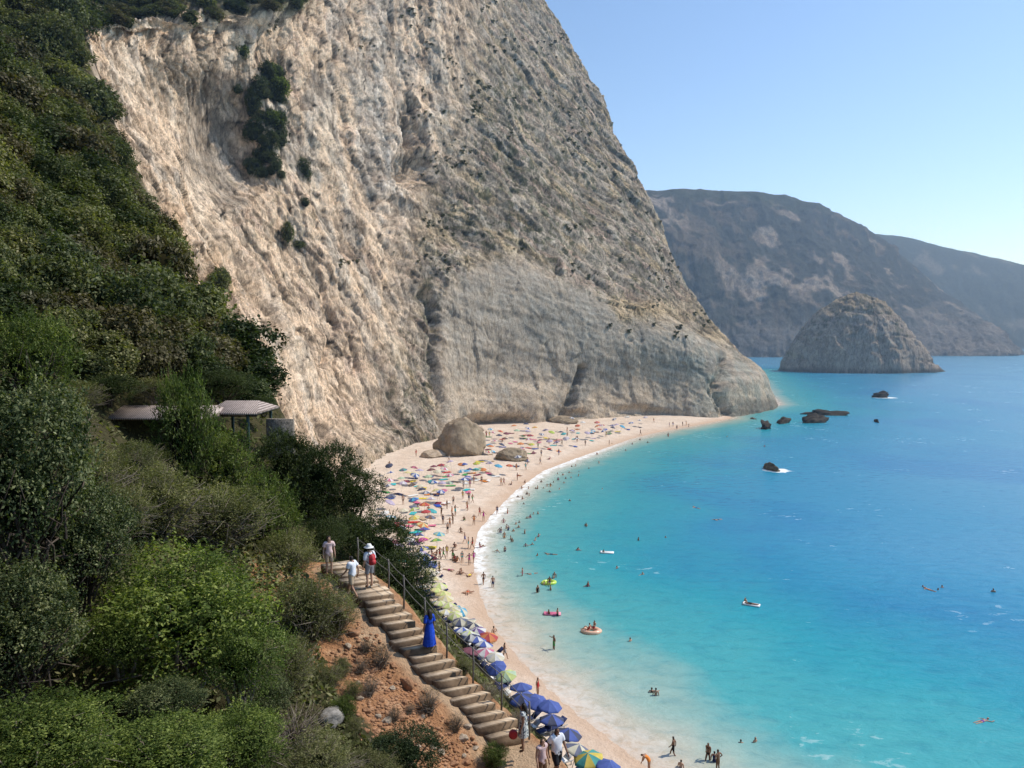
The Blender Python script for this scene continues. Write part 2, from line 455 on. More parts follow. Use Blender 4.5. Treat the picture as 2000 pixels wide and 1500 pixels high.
def line_d(U, V, pts):
    return seg_dist(np.column_stack([U, V]), np.array(pts, float))

CLIFF_COLS = [
    [(500, 960, 118), (480, 800, 122), (430, 700, 124), (350, 620, 126), (290, 500, 129), (245, 430, 131), (230, 350, 134), (175, 230, 139), (150, 110, 146), (138, 62, 152), (140, 38, 158), (100, -40, 185), (120, -220, 240)],
    [(600, 950, 128), (560, 830, 131), (520, 700, 136), (460, 600, 140), (400, 500, 143), (350, 420, 145), (320, 330, 148), (265, 220, 152), (225, 100, 156), (235, 60, 160), (262, 36, 164), (270, -40, 190), (290, -180, 240)],
    [(690, 915, 150), (640, 830, 156), (600, 700, 162), (550, 600, 167), (500, 500, 171), (450, 410, 172), (415, 345, 178), (385, 225, 184), (370, 120, 176), (375, 60, 178), (400, 32, 182), (430, -40, 205), (470, -150, 245)],
    [(740, 907, 165), (700, 830, 172), (660, 700, 178), (610, 600, 182), (570, 500, 186), (525, 400, 189), (490, 330, 196), (475, 210, 198), (480, 120, 198), (500, 55, 200), (540, 18, 204), (570, -50, 220), (600, -150, 255)],
    [(800, 897, 181), (760, 830, 185), (730, 700, 190), (690, 600, 194), (650, 500, 199), (620, 400, 203), (595, 300, 206), (580, 200, 209), (580, 120, 213), (585, 50, 219), (605, -10, 226), (650, -60, 238), (680, -150, 260)],
    [(868, 852, 198), (852, 760, 206), (835, 660, 213), (810, 560, 219), (800, 460, 225), (790, 380, 231), (780, 300, 236), (770, 220, 242), (765, 140, 248), (765, 60, 254), (770, -10, 260), (780, -70, 268), (790, -150, 280)],
    [(950, 836, 223), (950, 760, 226), (940, 660, 228), (930, 545, 233), (920, 460, 244), (910, 380, 252), (900, 300, 260), (890, 220, 266), (880, 140, 272), (875, 60, 278), (870, -10, 285), (870, -70, 292), (870, -150, 300)],
    [(1120, 818, 240), (1115, 740, 243), (1110, 640, 246), (1090, 555, 250), (1060, 460, 264), (1040, 380, 274), (1020, 300, 284), (1000, 220, 294), (985, 140, 304), (970, 60, 314), (960, -10, 322), (950, -70, 330), (945, -150, 340)],
    [(1280, 815, 255), (1280, 740, 258), (1270, 650, 261), (1230, 590, 273), (1180, 480, 294), (1140, 400, 306), (1110, 320, 318), (1090, 240, 330), (1065, 150, 342), (1045, 70, 354), (1025, 0, 364), (1015, -60, 374), (1010, -150, 385)],
    [(1420, 816, 262), (1412, 745, 268), (1385, 670, 275), (1335, 610, 290), (1290, 520, 310), (1245, 440, 326), (1210, 360, 340), (1180, 280, 354), (1150, 200, 366), (1115, 120, 378), (1080, 50, 388), (1045, -10, 398), (1020, -100, 405)],
    [(1516, 790, 305), (1480, 727, 314), (1443, 688, 322), (1380, 622, 334), (1318, 520, 348), (1283, 430, 362), (1240, 340, 374), (1200, 260, 386), (1160, 170, 396), (1115, 100, 404), (1080, 45, 410), (1047, -5, 415), (1008, -100, 420)],
    [(1470, 760, 380), (1440, 727, 390), (1400, 690, 400), (1330, 630, 410), (1260, 530, 420), (1220, 440, 430), (1180, 350, 440), (1140, 270, 450), (1090, 180, 455), (1050, 110, 460), (1010, 55, 465), (980, 5, 470), (950, -90, 475)],
]
NU, NV = 760, 560
X, UVp = loft(CLIFF_COLS, NU, NV)
nrm = grid_normals(X)
U, V = UVp[..., 0].ravel(), UVp[..., 1].ravel()
p3 = X.reshape(-1, 3); nn = nrm.reshape(-1, 3)
s = arclen(X); s = s[NV // 3][None, :].repeat(NV, 0).ravel(); h = p3[:, 2]
wq = np.column_stack([U / 60., V / 60., U * 0 + 5.5])
Uw = U + 16 * fbm(wq, 3); Vw = V + 16 * fbm(wq + 30, 3)
right = sstep(760, 930, U + .25 * (V - 400))          # the sea-side half of the cliff
lower = np.where(U > 700, sstep(-25, 25, V - np.interp(U, [700, 830, 870, 930, 1010, 1090, 1180, 1210, 1270, 1350, 1400, 1450, 1530], [1000, 640, 570, 520, 505, 540, 590, 640, 632, 640, 668, 700, 745])), 0)
sideb = sstep(845, 880, U)
lower = lower * sideb
big = fbm(np.column_stack([p3 / 38.]), 3)
sl_ = s + .17 * h + 3.0 * fbm(p3 / 17., 3)
flute = ridged(np.column_stack([sl_ / 11., h / 60., s * 0 + 3.1]), 5, .6)
butt = ridged(np.column_stack([sl_ / 32., h / 130., s * 0 + 6.6]), 2)
flute2 = ridged(np.column_stack([sl_ / 2.6, h / 16., s * 0 + 9.1]), 4, .65)
a1 = R(52)
dg = (s * .8) * math.cos(a1) + h * math.sin(a1); dg2 = -(s * .8) * math.sin(a1) + h * math.cos(a1)
strata = ridged(np.column_stack([dg / 7., dg2 / 34., s * 0 + 1.7]), 5, .6)
wp = p3 + 2.2 * np.column_stack([fbm(p3 / 5. + 50, 3), fbm(p3 / 5. + 60, 3), fbm(p3 / 5. + 70, 3)])
wl = sl_ + 1.2 * fbm(p3 / 4. + 9, 3)
f1, e1 = facet(wl / 8., h / 21. + .25 * fbm(p3 / 9., 2), 1); f2, e2 = facet(wl / 2.7, h / 8.5, 2); f3, e3 = facet(wl / 1.1, h / 3.0, 5)
t1, te1 = facet(wl / 3.4, h / 6.5 + .3 * fbm(p3 / 5. + 3, 2), 21, 0); t2, te2 = facet(wl / 1.3, h / 2.6, 22, 0)
led = ridged(np.column_stack([(h + .25 * s + 5 * fbm(p3 / 25., 2)) / 7.5, s / 45., s * 0 + 2]), 3)
wd1 = dg + 1.5 * fbm(p3 / 6. + 19, 3); wd2 = dg2 + 1.5 * fbm(p3 / 6. + 29, 3)
g1_, ge1 = facet(wd1 / 8.5, wd2 / 23., 3); g2_, ge2 = facet(wd1 / 2.6, wd2 / 7.5, 4); g3_, ge3 = facet(wd1 / 1.0, wd2 / 2.6, 6)
rough = ridged(wp / np.array([7., 7., 12.]), 5, .66) - .55; fine = ridged(p3 / np.array([1.5, 1.5, 3.]), 3, .7)
disp = 2.8 * big * (1 - .55 * lower)
left_ = (1 - right) * (1 - .65 * lower)
disp += left_ * (.75 * f1 + .42 * f2 + .27 * f3) + right * (1 - .8 * lower) * (1.15 * g1_ + .55 * g2_ + .32 * g3_)
disp += (1 - lower) * .75 * (led - .5) + left_ * (.36 * t1 + .2 * t2)
disp += lower * (.55 * f1 + .2 * f2)
disp += (1 - right) * (1.0 * (flute - .5) + .35 * (flute2 - .5) + 4.5 * (butt - .5))
disp += right * (1 - lower) * (1.0 * (strata - .5) + 2.2 * (butt - .5))
disp += lower * (.3 * (flute - .5) + .45 * ridged(np.column_stack([h / 4.5 + .1 * s, s / 30., s * 0]), 3))
disp += (.48 - .2 * lower) * rough + (.34 - .14 * lower) * (fine - .5)
# the smooth scoop of the slide, fissures, undercuts and the spur
scoop = blob(U, V, 430, 280, 55, 115, 3)
disp = disp * (1 - .8 * scoop) - 4.5 * scoop
for pts_, wd, dep in (([(1140, 722), (1122, 770), (1103, 818)], 6, 4.0), ([(872, 830), (855, 740), (850, 650), (832, 570)], 9, 3.8), ([(798, 350), (805, 280), (795, 220)], 14, 4.5), ([(1415, 700), (1400, 760), (1420, 812)], 10, 4),
                      ([(640, 560), (655, 640), (650, 700)], 5, 1.5), ([(690, 640), (705, 720)], 5, 1.3), ([(560, 600), (570, 660)], 5, 1.6)):
    disp -= dep * np.exp(-(line_d(Uw, Vw, pts_) / wd) ** 2) * (.6 + .8 * sstep(-.3, .3, rough))
for u0, v0, ru, rv, dep in ((970, 832, 50, 12, 5.), (1118, 812, 26, 8, 2.5), (1260, 808, 60, 9, 2.5), (1290, 745, 70, 45, 2.), (1180, 760, 40, 45, 1.8), (960, 740, 45, 60, 1.2), (820, 330, 22, 28, 5.)):
    disp -= dep * blob(Uw, Vw, u0, v0, ru, rv, 2.5)
for u0, v0, ru, rv, dep in ((1000, 800, 60, 45, 3.5), (760, 870, 60, 35, 3.5), (1035, 800, 20, 40, 1.5), (640, 60, 60, 80, 3), (1240, 610, 60, 18, 1.6), (1460, 745, 30, 30, 3)):
    disp += dep * blob(U, V, u0, v0, ru, rv, 2)
Xc = p3 - nn * disp[:, None] if nn[NU * 100 + 300][1] > 0 else p3 + nn * disp[:, None]
# rock types; the cream of the left half is brightened to paint in sunlight
cream = np.array([.72, .56, .415]); pale = np.array([.80, .67, .53]); grey = np.array([.385, .35, .31]); dgrey = np.array([.265, .25, .22]); ochre = np.array([.50, .31, .16]); pink = np.array([.50, .37, .295]); straw = np.array([.44, .345, .22]); scrubc = np.array([.10, .105, .06])
def lay(c, col, a): a = np.clip(a, 0, 1)[:, None]; return c * (1 - a) + col * a
nA = fbm(p3 / 16., 4); nB = fbm(p3 / 7. + 40, 4); nC = fbm(np.column_stack([s / 5., h / 45., s * 0 + 4]), 3); nD = fbm(np.column_stack([dg / 4., dg2 / 22., s * 0]), 3)
c = np.tile(cream, (len(p3), 1))
c = lay(c, pale, .75 * sstep(-.05, .3, nC + .3 * nA) * (1 - right))
c = lay(c, pink, .6 * sstep(.05, .35, nB) * (1 - right))
c = lay(c, grey, .62 * sstep(.1, .3, nA + .7 * nC - .35 * (flute - .5) + .22 * blob(U, V, 720, 150, 130, 200) + .12 * blob(U, V, 650, 420, 90, 140)))
c = lay(c, np.array([.66, .60, .53]), .85 * blob(U, V, 760, 270, 45, 150) * (.7 + nC))
c = lay(c, np.array([.315, .285, .245]), .9 * right * (1 - lower)); c = lay(c, straw, right * (1 - lower) * .75 * sstep(.02, .3, nD + .4 * nB))
c = lay(c, pink * .85, right * (1 - lower) * .7 * sstep(.12, .3, -nD + .3 * nA))
c = lay(c, dgrey, right * (1 - lower) * .8 * sstep(.1, .35, fbm(p3 / 9. + 8, 4) + .3 * nD))
c = lay(c, scrubc, right * (1 - lower) * .75 * sstep(.16, .26, fbm(p3 / 2.6 + 3, 3) + .25 * nA + .1 * blob(U, V, 1060, 380, 160, 160)))
c = lay(c, straw * 1.12, .85 * blob(U, V, 1270, 605, 95, 26) + .85 * blob(U, V, 1400, 655, 70, 20) + .7 * blob(U, V, 1455, 705, 40, 22) + .5 * blob(U, V, 960, 505, 45, 14) + .5 * blob(U, V, 860, 450, 50, 70) * sstep(-.1, .2, nB))
c = lay(c, np.array([.35, .32, .275]), lower * .92); c = lay(c, np.array([.47, .395, .31]), lower * sstep(700, 790, V) * .7)
c = lay(c, dgrey * 1.12, lower * .8 * sstep(.02, .25, nA + .3 * nC + .2 * blob(U, V, 1060, 590, 140, 45)))
c = lay(c, np.array([.27, .28, .25]), .7 * lower * sstep(1240, 1420, U) * sstep(.0, .2, nB + .1))
c = lay(c, np.array([.13, .125, .11]), lower * .8 * sstep(775, 792, V) * sstep(1425, 1450, U))
c = lay(c, np.array([.33, .28, .23]), .95 * scoop); c = lay(c, ochre, .75 * (blob(U, V, 415, 510, 22, 30) + blob(U, V, 450, 560, 35, 22) * .6) + .5 * blob(U, V, 330, 55, 90, 16) * sstep(0, .2, nB) + .4 * blob(U, V, 330, 440, 25, 50) * sstep(-.1, .2, nB))  # grey-brown paints the shade of the overhung scoop
c = lay(c, pale * 1.05, .8 * blob(U, V, 240, 150, 30, 70) + .7 * blob(U, V, 400, 400, 26, 70) + .5 * blob(U, V, 620, 650, 90, 120) * sstep(-.2, .2, nC) + .5 * blob(U, V, 640, 250, 30, 60))  # pale patches paint sunlight on the rims of the slide
c = lay(c, scrubc * .9, .9 * sstep(40, 12, V + 25 * nB) * sstep(640, 560, U) + .5 * sstep(.15, .3, fbm(p3 / 2.2, 3)) * (1 - right) * blob(U, V, 560, 380, 160, 170))
crack = sstep(.30, .05, flute2) * .4 * (1 - right) + sstep(.30, .02, strata) * .45 * right * (1 - lower) + sstep(-.2, -.5, rough) * .25 + sstep(.10, .0, e2) * .35 * left_ + sstep(.10, .0, ge2) * .4 * right * (1 - lower) + sstep(.07, 0, e1) * .25 * (1 - right) + sstep(.12, 0, te1) * .38 * (1 - .75 * lower) + sstep(.62, .85, led) * .22 * (1 - lower)
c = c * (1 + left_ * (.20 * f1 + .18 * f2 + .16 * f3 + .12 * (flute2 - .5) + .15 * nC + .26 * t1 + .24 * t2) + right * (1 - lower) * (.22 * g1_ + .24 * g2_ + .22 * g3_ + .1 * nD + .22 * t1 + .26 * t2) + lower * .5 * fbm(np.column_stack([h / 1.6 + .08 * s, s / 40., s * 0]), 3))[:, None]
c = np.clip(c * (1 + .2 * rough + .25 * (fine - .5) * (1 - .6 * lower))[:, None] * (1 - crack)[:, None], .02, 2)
c = c * np.minimum(1, (.72 + .1 * sstep(.6, 1.2, c.max(1))) / c.max(1))[:, None]
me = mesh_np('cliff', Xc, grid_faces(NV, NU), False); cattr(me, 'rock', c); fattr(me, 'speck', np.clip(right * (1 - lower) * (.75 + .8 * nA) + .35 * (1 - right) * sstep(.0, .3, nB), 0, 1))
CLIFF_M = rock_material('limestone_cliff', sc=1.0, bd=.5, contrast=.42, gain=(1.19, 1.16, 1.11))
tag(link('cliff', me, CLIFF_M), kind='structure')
BVH_C = BVHTree.FromPolygons([tuple(v) for v in Xc], [tuple(f) for f in grid_faces(NV, NU)])
def cast(bvh, u, v):
    d = Vector(ray(u, v)).normalized(); hit = bvh.ray_cast(Vector(CAM), d)
    return hit[0], hit[1]

# far headlands
def headland(name, cols, nu, nv, amp, colf, sc):
    X, UVp = loft(cols, nu, nv, 8); n = grid_normals(X); p = X.reshape(-1, 3); n = n.reshape(-1, 3)
    s_ = arclen(X); s_ = s_[nv // 3][None, :].repeat(nv, 0).ravel(); hh = p[:, 2]
    d = amp * (.9 * fbm(p / 120., 3) + .55 * (ridged(np.column_stack([s_ / 55., hh / 130., s_ * 0]), 4) - .5) + .3 * fbm(p / 22., 4) + .1 * fbm(p / 7., 3) + .2 * facet(s_ / 42. + .5 * fbm(p / 40., 2), hh / 75., 8)[0] + .09 * facet(s_ / 14., hh / 26. + .3 * fbm(p / 12., 2), 9)[0])
    d = d * (1 - .75 * sstep(nv - 40, nv - 8, np.repeat(np.arange(nv), nu)))
    q = p + n * d[:, None] * (-1 if n[len(n) // 2][1] > 0 else 1)
    me = mesh_np(name, q, grid_faces(nv, nu), True); cattr(me, 'rock', colf(p, UVp[..., 0].ravel(), UVp[..., 1].ravel(), s_))
    return tag(link(name, me, rock_material(name + '_rock', sc=sc, bd=3., contrast=.6)), kind='structure')
HC = [
    [(1180, 712, 900), (1170, 640, 920), (1160, 560, 960), (1150, 480, 1000), (1150, 420, 1040), (1160, 385, 1080), (1170, 378, 1180)],
    [(1300, 708, 880), (1298, 640, 900), (1296, 560, 930), (1292, 480, 965), (1290, 420, 1000), (1292, 378, 1040), (1300, 372, 1130)],
    [(1420, 705, 900), (1415, 640, 930), (1405, 560, 970), (1400, 480, 1010), (1398, 420, 1050), (1395, 377, 1100), (1400, 372, 1200)],
    [(1530, 703, 920), (1530, 650, 945), (1525, 580, 985), (1520, 510, 1030), (1515, 440, 1080), (1510, 385, 1140), (1510, 380, 1230)],
    [(1640, 702, 930), (1640, 655, 955), (1640, 600, 990), (1630, 530, 1050), (1620, 470, 1100), (1612, 410, 1160), (1605, 404, 1260)],
    [(1740, 698, 950), (1740, 660, 970), (1735, 610, 1010), (1725, 560, 1060), (1712, 510, 1120), (1700, 455, 1190), (1690, 450, 1300)],
    [(1850, 697, 960), (1845, 672, 980), (1838, 645, 1010), (1822, 610, 1070), (1800, 575, 1130), (1775, 520, 1220), (1760, 500, 1330)],
    [(1940, 694, 970), (1930, 675, 990), (1918, 655, 1020), (1900, 635, 1070), (1880, 615, 1140), (1850, 580, 1240), (1830, 560, 1360)],
    [(1990, 690, 985), (1978, 680, 1000), (1960, 665, 1025), (1945, 650, 1060), (1930, 636, 1130), (1900, 620, 1250), (1880, 600, 1400)],
    [(1985, 686, 1120), (1970, 678, 1130), (1950, 668, 1150), (1930, 655, 1200), (1910, 640, 1280), (1880, 620, 1400), (1850, 600, 1500)]]
def hcol(p, U, V, s_):
    a = fbm(p / 60., 4); b = fbm(p / 25. + 5, 4); st = fbm(np.column_stack([s_ / 60., p[:, 2] / 18., s_ * 0]), 3)
    c = np.tile(np.array([.05, .055, .047]), (len(p), 1))
    c = lay(c, np.array([.34, .285, .235]), .85 * sstep(.12, .3, a + .4 * b + .25 * blob(U, V, 1560, 530, 130, 60) + .2 * blob(U, V, 1940, 660, 40, 30)- .25 * blob(U, V, 1650, 470, 150, 60)))  # right-hand patch paints sunlight on the foot of the point
    c = lay(c, np.array([.155, .125, .095]), .6 * sstep(.1, .3, b + .35 * blob(U, V, 1380, 470, 80, 70)))
    c = lay(c, np.array([.15, .145, .14]), .8 * sstep(590, 660, V + 60 * a))
    c = lay(c, np.array([.23, .20, .175]), .6 * sstep(.1, .3, st) * sstep(560, 640, V))
    c = c * (1 + .5 * fbm(p / 9., 4) + .35 * fbm(np.column_stack([s_ / 12., p[:, 2] / 40., s_ * 0]), 3))[:, None]
    c = np.clip(c, .02, .6)
    c = lay(c, np.array([.04, .05, .03]), .9 * sstep(395, 378, V - (U - 1400) * .12 + 12 * b))
    return c
headland('headland', HC, 430, 240, 16, hcol, .22)
FC = [
    [(1600, 690, 1600), (1600, 600, 1650), (1600, 520, 1750), (1600, 470, 1850), (1600, 460, 2000)],
    [(1740, 688, 1600), (1740, 620, 1650), (1740, 550, 1740), (1735, 466, 1860), (1735, 460, 2000)],
    [(1870, 686, 1620), (1870, 620, 1680), (1870, 560, 1760), (1865, 494, 1880), (1865, 488, 2020)],
    [(2000, 683, 1650), (2000, 630, 1710), (2000, 580, 1780), (1995, 522, 1900), (1995, 516, 2050)],
    [(2150, 680, 1700), (2150, 640, 1760), (2150, 600, 1830), (2140, 556, 1950), (2140, 550, 2080)],
    [(2300, 678, 1800), (2300, 655, 1850), (2300, 640, 1900), (2290, 610, 2000), (2290, 600, 2100)],
    [(2420, 676, 1900), (2420, 672, 1920), (2420, 668, 1940), (2410, 660, 2020), (2400, 655, 2100)]]
headland('far_headland', [[(u_, v_, y_ * .86) for u_, v_, y_ in q_] for q_ in FC], 160, 80, 14, lambda p, U, V, s_: lay(np.tile(np.array([.045, .055, .045]), (len(p), 1)), np.array([.22, .19, .16]), .5 * sstep(.12, .3, fbm(p / 70., 4))), .15)

# islet
ISX = np.array([1528, 1534, 1545, 1570, 1600, 1640, 1665, 1690, 1720, 1760, 1800, 1822, 1840]); ISV = np.array([727, 700, 680, 640, 607, 580, 573, 575, 590, 632, 682, 708, 722])
yi = 585.
def icol(x):
    u = 1000 + x / yi * F
    return np.maximum(30 + (650 - np.interp(u, ISX, ISV, left=760, right=760)) / F * yi * 1.0, -6)
xs = np.linspace(P(1522, 720, yi)[0], P(1850, 720, yi)[0], 330); ys = np.linspace(-52, 52, 260)
XX, YY = np.meshgrid(xs, ys)
x_, y_ = XX.ravel(), YY.ravel()
pts3 = np.column_stack([x_, y_, 0 * x_])
rimw = np.interp(x_, [xs[0], xs[0] + 8, xs[78], xs[175], xs[272], xs[-1]], [5, 16, 34, 40, 26, 4]) * (1 + .12 * fbm(pts3 / 22., 3))
t = np.clip(np.abs(y_) / rimw, 0, 1.2)
prof = np.where(t < 1, (1 - t ** 1.9) ** .75, -.35)
zz = np.where(icol(x_) > 0, icol(x_) * prof, icol(x_))
zz = zz + (1.2 * fbm(pts3 / 14., 4) + 3.0 * (ridged(pts3 / 18. + 3, 4) - .55) + 1.6 * facet(x_ / 13. + .4 * fbm(pts3 / 8., 2), y_ / 13., 11)[0] + .7 * facet(x_ / 4.5, y_ / 4.5, 12)[0]) * sstep(-4, 12, zz)
zz[zz < -5] = -5
p = np.column_stack([x_, y_ + yi + 2, zz])
pg = p.reshape(260, 330, 3); ng = grid_normals(pg).reshape(-1, 3); ng *= np.sign(ng[:, 2:3] + 1e-6)
st_ = p[:, 0] * .8 + p[:, 2] * .25
p = p + ng * ((1.3 * (ridged(p / np.array([9., 9., 14.]), 4, .6) - .55) + .8 * facet(st_ / 7. + .4 * fbm(p / 6., 2), p[:, 2] / 11. + p[:, 1] / 15., 13)[0] + .7 * fbm(p / 2.6, 3) - 1.2 * sstep(.3, .0, ridged(np.column_stack([p[:, 2] / 7. + .12 * p[:, 0] / 7., p[:, 0] / 60., p[:, 1] / 60.]), 2))) * sstep(-1, 7, zz))[:, None]
me = mesh_np('islet', p, grid_faces(260, 330), True)
a = fbm(p / 12., 4)
c = np.tile(np.array([.33, .28, .23]), (len(p), 1)) * (1 + .7 * fbm(p / 4., 4))[:, None]; c = lay(c, np.array([.33, .265, .18]), sstep(38, 55, zz + 8 * a)); c = lay(c, np.array([.42, .36, .29]), .7 * sstep(20, 45, x_ - xs[165]) * sstep(-.1, .2, a))  # lighter right flank paints in the sunlit side
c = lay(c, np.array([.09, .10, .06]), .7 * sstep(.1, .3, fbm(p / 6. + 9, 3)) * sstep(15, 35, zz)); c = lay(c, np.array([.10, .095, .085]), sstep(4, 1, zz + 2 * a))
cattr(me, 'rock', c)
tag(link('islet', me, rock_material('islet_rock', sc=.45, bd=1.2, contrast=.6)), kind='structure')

# hillside (height field fitted through survey points)
STAIR_PX = [(655, 1098, 20.6), (700, 1130, 20.4), (735, 1165, 20.2), (757, 1196, 19.85), (783, 1222, 19.5), (806, 1252, 19.15), (843, 1294, 18.6), (870, 1320, 18.3), (895, 1340, 18.0), (920, 1366, 17.65), (949, 1393, 17.3), (970, 1418, 17.0), (992, 1440, 16.75), (1040, 1484, 16.65), (1085, 1535, 16.5)]
STAIR = np.array([G(*q) for q in STAIR_PX])
H = [  # u, v, y
    (-250, -100, 130), (-150, -50, 130), (0, -50, 150), (100, -20, 152), (150, 50, 150), (165, 105, 142), (100, 200, 122), (0, 200, 102), (-150, 200, 85), (-300, 250, 70),
    (215, 230, 128), (250, 300, 119), (275, 350, 113), (150, 330, 100), (0, 330, 82), (-150, 330, 66), (-300, 400, 52), (300, 450, 103), (200, 480, 86), (100, 480, 72), (0, 480, 62), (-150, 480, 50),
    (345, 520, 95), (375, 590, 89), (250, 600, 73), (100, 600, 57), (0, 600, 50), (-150, 600, 40), (430, 650, 82), (480, 705, 76), (520, 750, 70), (545, 800, 65), (350, 700, 63), (200, 710, 50), (50, 710, 40), (-100, 700, 32), (-300, 700, 24),
    (500, 888, 50), (400, 880, 49), (280, 870, 48), (545, 900, 52), (150, 870, 36), (0, 870, 28), (-150, 900, 21), (620, 985, 49), (680, 1030, 47),
    (560, 1090, 34), (450, 1050, 34), (300, 1030, 29), (150, 1050, 23), (0, 1060, 19), (-200, 1100, 14), (620, 1190, 27), (500, 1200, 25), (300, 1290, 18), (100, 1300, 15), (600, 1350, 21.5), (680, 1300, 24), (740, 1330, 24.0), (700, 1420, 21), (830, 1420, 22.5), (850, 1500, 21.4), (600, 1490, 18), (400, 1480, 15), (200, 1480, 12.5), (0, 1480, 11), (930, 1500, 22.2), (950, 1560, 21.4)]
HP = [tuple(P(*q)) for q in H] + [tuple(q - np.array([0, 0, .12])) for q in STAIR]
HP += [(0, 0, 28.2), (-8, 2, 28.5), (6, 4, 22), (-25, 0, 36), (-60, 0, 60), (4, 12, 21), (9, 15, 8), (2, 18, 18.6), (4.8, 24, 11), (7, 20, 9), (-120, 30, 100), (-130, 90, 110), (-120, 150, 118), (14, 8, 8)]
for q in [(1110, 1530), (1075, 1470), (1020, 1405), (955, 1330), (905, 1265), (862, 1195), (830, 1130), (800, 1075), (765, 1020), (735, 985)]:
    p = G(q[0], q[1], 1.9); HP.append(tuple(p)); HP.append((p[0] + 7, p[1] + 2, -2.5))
for k in range(3, 13):
    a, b2 = STAIR[k], STAIR[min(k + 1, 14)]; HP.append((a[0] + .95, a[1] + .55, a[2] - .5)); HP.append((a[0] + 2.2, a[1] + 1.3, a[2] - 2.6))
HP += [(19, 30, .5), (24, 15, 1), (26, 0, 3), (8, 29, 5), (15, 20, 4), (-14, 105, 0), (-22, 130, 0), (-30, 150, 0)]
HP = np.array(HP)
def tps(r2): return np.where(r2 > 1e-9, r2 * np.log(np.maximum(r2, 1e-9)) * .5, 0)
def tps_fit(xy, z, lam=.6):
    n = len(xy); r2 = ((xy[:, None] - xy[None]) ** 2).sum(-1); K = tps(r2) + lam * np.eye(n)
    Pm = np.column_stack([np.ones(n), xy]); A = np.block([[K, Pm], [Pm.T, np.zeros((3, 3))]])
    return np.linalg.solve(A, np.concatenate([z, np.zeros(3)]))
WTS = tps_fit(HP[:, :2], HP[:, 2])
def hill_raw(q):
    out = np.zeros(len(q))
    for i in range(0, len(q), 8000):
        s_ = q[i:i + 8000]; r2 = ((s_[:, None] - HP[None, :, :2]) ** 2).sum(-1)
        out[i:i + 8000] = tps(r2) @ WTS[:-3] + WTS[-3] + s_ @ WTS[-2:]
    return out
EDGE = np.array([P(u, v, y)[:2] for u, v, y in [(60, -200, 185), (130, -20, 160), (168, 60, 150), (165, 105, 142), (190, 165, 135), (215, 230, 128), (250, 300, 119), (275, 350, 113), (300, 450, 103), (345, 520, 95), (375, 590, 89), (430, 650, 82), (480, 705, 76), (520, 750, 70), (545, 800, 65), (590, 870, 60)]] + [P(700, 960, 62)[:2], P(760, 1010, 70)[:2]])
EPOLY = np.vstack([EDGE, [[40, 70], [60, 400], [-60, 400]]])
def hill_z(q, detail=True):
    q = np.asarray(q, float)
    z = hill_raw(q)
    e = np.where(inside(q, EPOLY), seg_dist(q, EDGE), 0)
    z = z - 1.6 * np.maximum(e - .3, 0) - .02 * e ** 2
    z = np.where((q[:, 1] > 0) & (q[:, 0] > -.78 * q[:, 1] - 1.5) & (q[:, 1] < 21), np.minimum(z, 28.4 - .655 * q[:, 1] + 8 * sstep(17, 21, q[:, 1])), z)
    if detail:
        d = seg_dist(q, STAIR[:, :2])
        z = z + (.35 * fbm(np.column_stack([q / 2.2, q[:, 0] * 0]), 4) + .5 * fbm(np.column_stack([q / 7., q[:, 0] * 0]), 3)) * sstep(.8, 2.5, d)
        # nearest stair height, cut in
        best = np.full(len(q), 1e9); zs = np.zeros(len(q))
        for a, b2 in zip(STAIR[:-1], STAIR[1:]):
            ab = (b2 - a)[:2]; t = np.clip(((q - a[:2]) @ ab) / (ab @ ab), 0, 1); dd = np.linalg.norm(q - a[:2] - t[:, None] * ab, axis=1)
            zc = a[2] + t * (b2[2] - a[2]); m_ = dd < best; best[m_] = dd[m_]; zs[m_] = zc[m_]
        k = 1 - sstep(1.0, 1.8, best); z = z * (1 - k) + (zs - .34) * k
    return np.maximum(z, -6)
ax = np.concatenate([np.arange(-150, -32, 1.6), np.arange(-32, -14, .8), np.arange(-14, 8, .3), np.arange(8, 28, .9)])
ay = np.concatenate([np.arange(-6, 12, 1.), np.arange(12, 40, .3), np.arange(40, 75, .8), np.arange(75, 200, 1.6)])
me, pts = sheet('hillside', ax, ay, hill_z)
vco = np.zeros(len(me.vertices) * 3); me.vertices.foreach_get('co', vco); vco = vco.reshape(-1, 3)
ds = seg_dist(pts, STAIR[:, :2])
au, av = [], []
uvp = np.array([pix(v) if v[1] > 1 else (0, 3000) for v in vco])
earth = (1 - sstep(2.2, 4.8, ds + 1.2 * fbm(np.column_stack([pts / 1.7, pts[:, 0] * 0]), 3))) * sstep(36, 31, pts[:, 1])
earth = np.maximum(earth, (1 - sstep(30, 75, line_d(uvp[:, 0], uvp[:, 1], [(700, 1260), (740, 1360), (800, 1420), (870, 1480)]))) * (pts[:, 1] > 12))
scar = np.where(inside(pts, EPOLY), sstep(.3, 2, seg_dist(pts, EDGE)), 0)
fattr(me, 'earth', earth); fattr(me, 'scar', scar); fattr(me, 'path', 1 - sstep(.6, 1.1, ds))
m, nt, b, o = mat('hill_soil')
e_ = N(nt, 'Attribute', attribute_name='earth'); s_ = N(nt, 'Attribute', attribute_name='scar'); p_ = N(nt, 'Attribute', attribute_name='path')
co = objco(nt); n1 = noise(nt, .8, 5, .65, co); n2 = noise(nt, 4, 5, .7, co); n3 = noise(nt, 14, 3, .6, co)
c = ramp(nt, n1, [(.3, (.035, .032, .016)), (.7, (.075, .065, .03))])
red = ramp(nt, n1, [(.3, (.27, .125, .06)), (.52, (.40, .205, .10)), (.7, (.47, .32, .195))])
red = mix(nt, red, ramp(nt, n2, [(.3, .55), (.6, 1.1)]), 1.0, 'MULTIPLY')
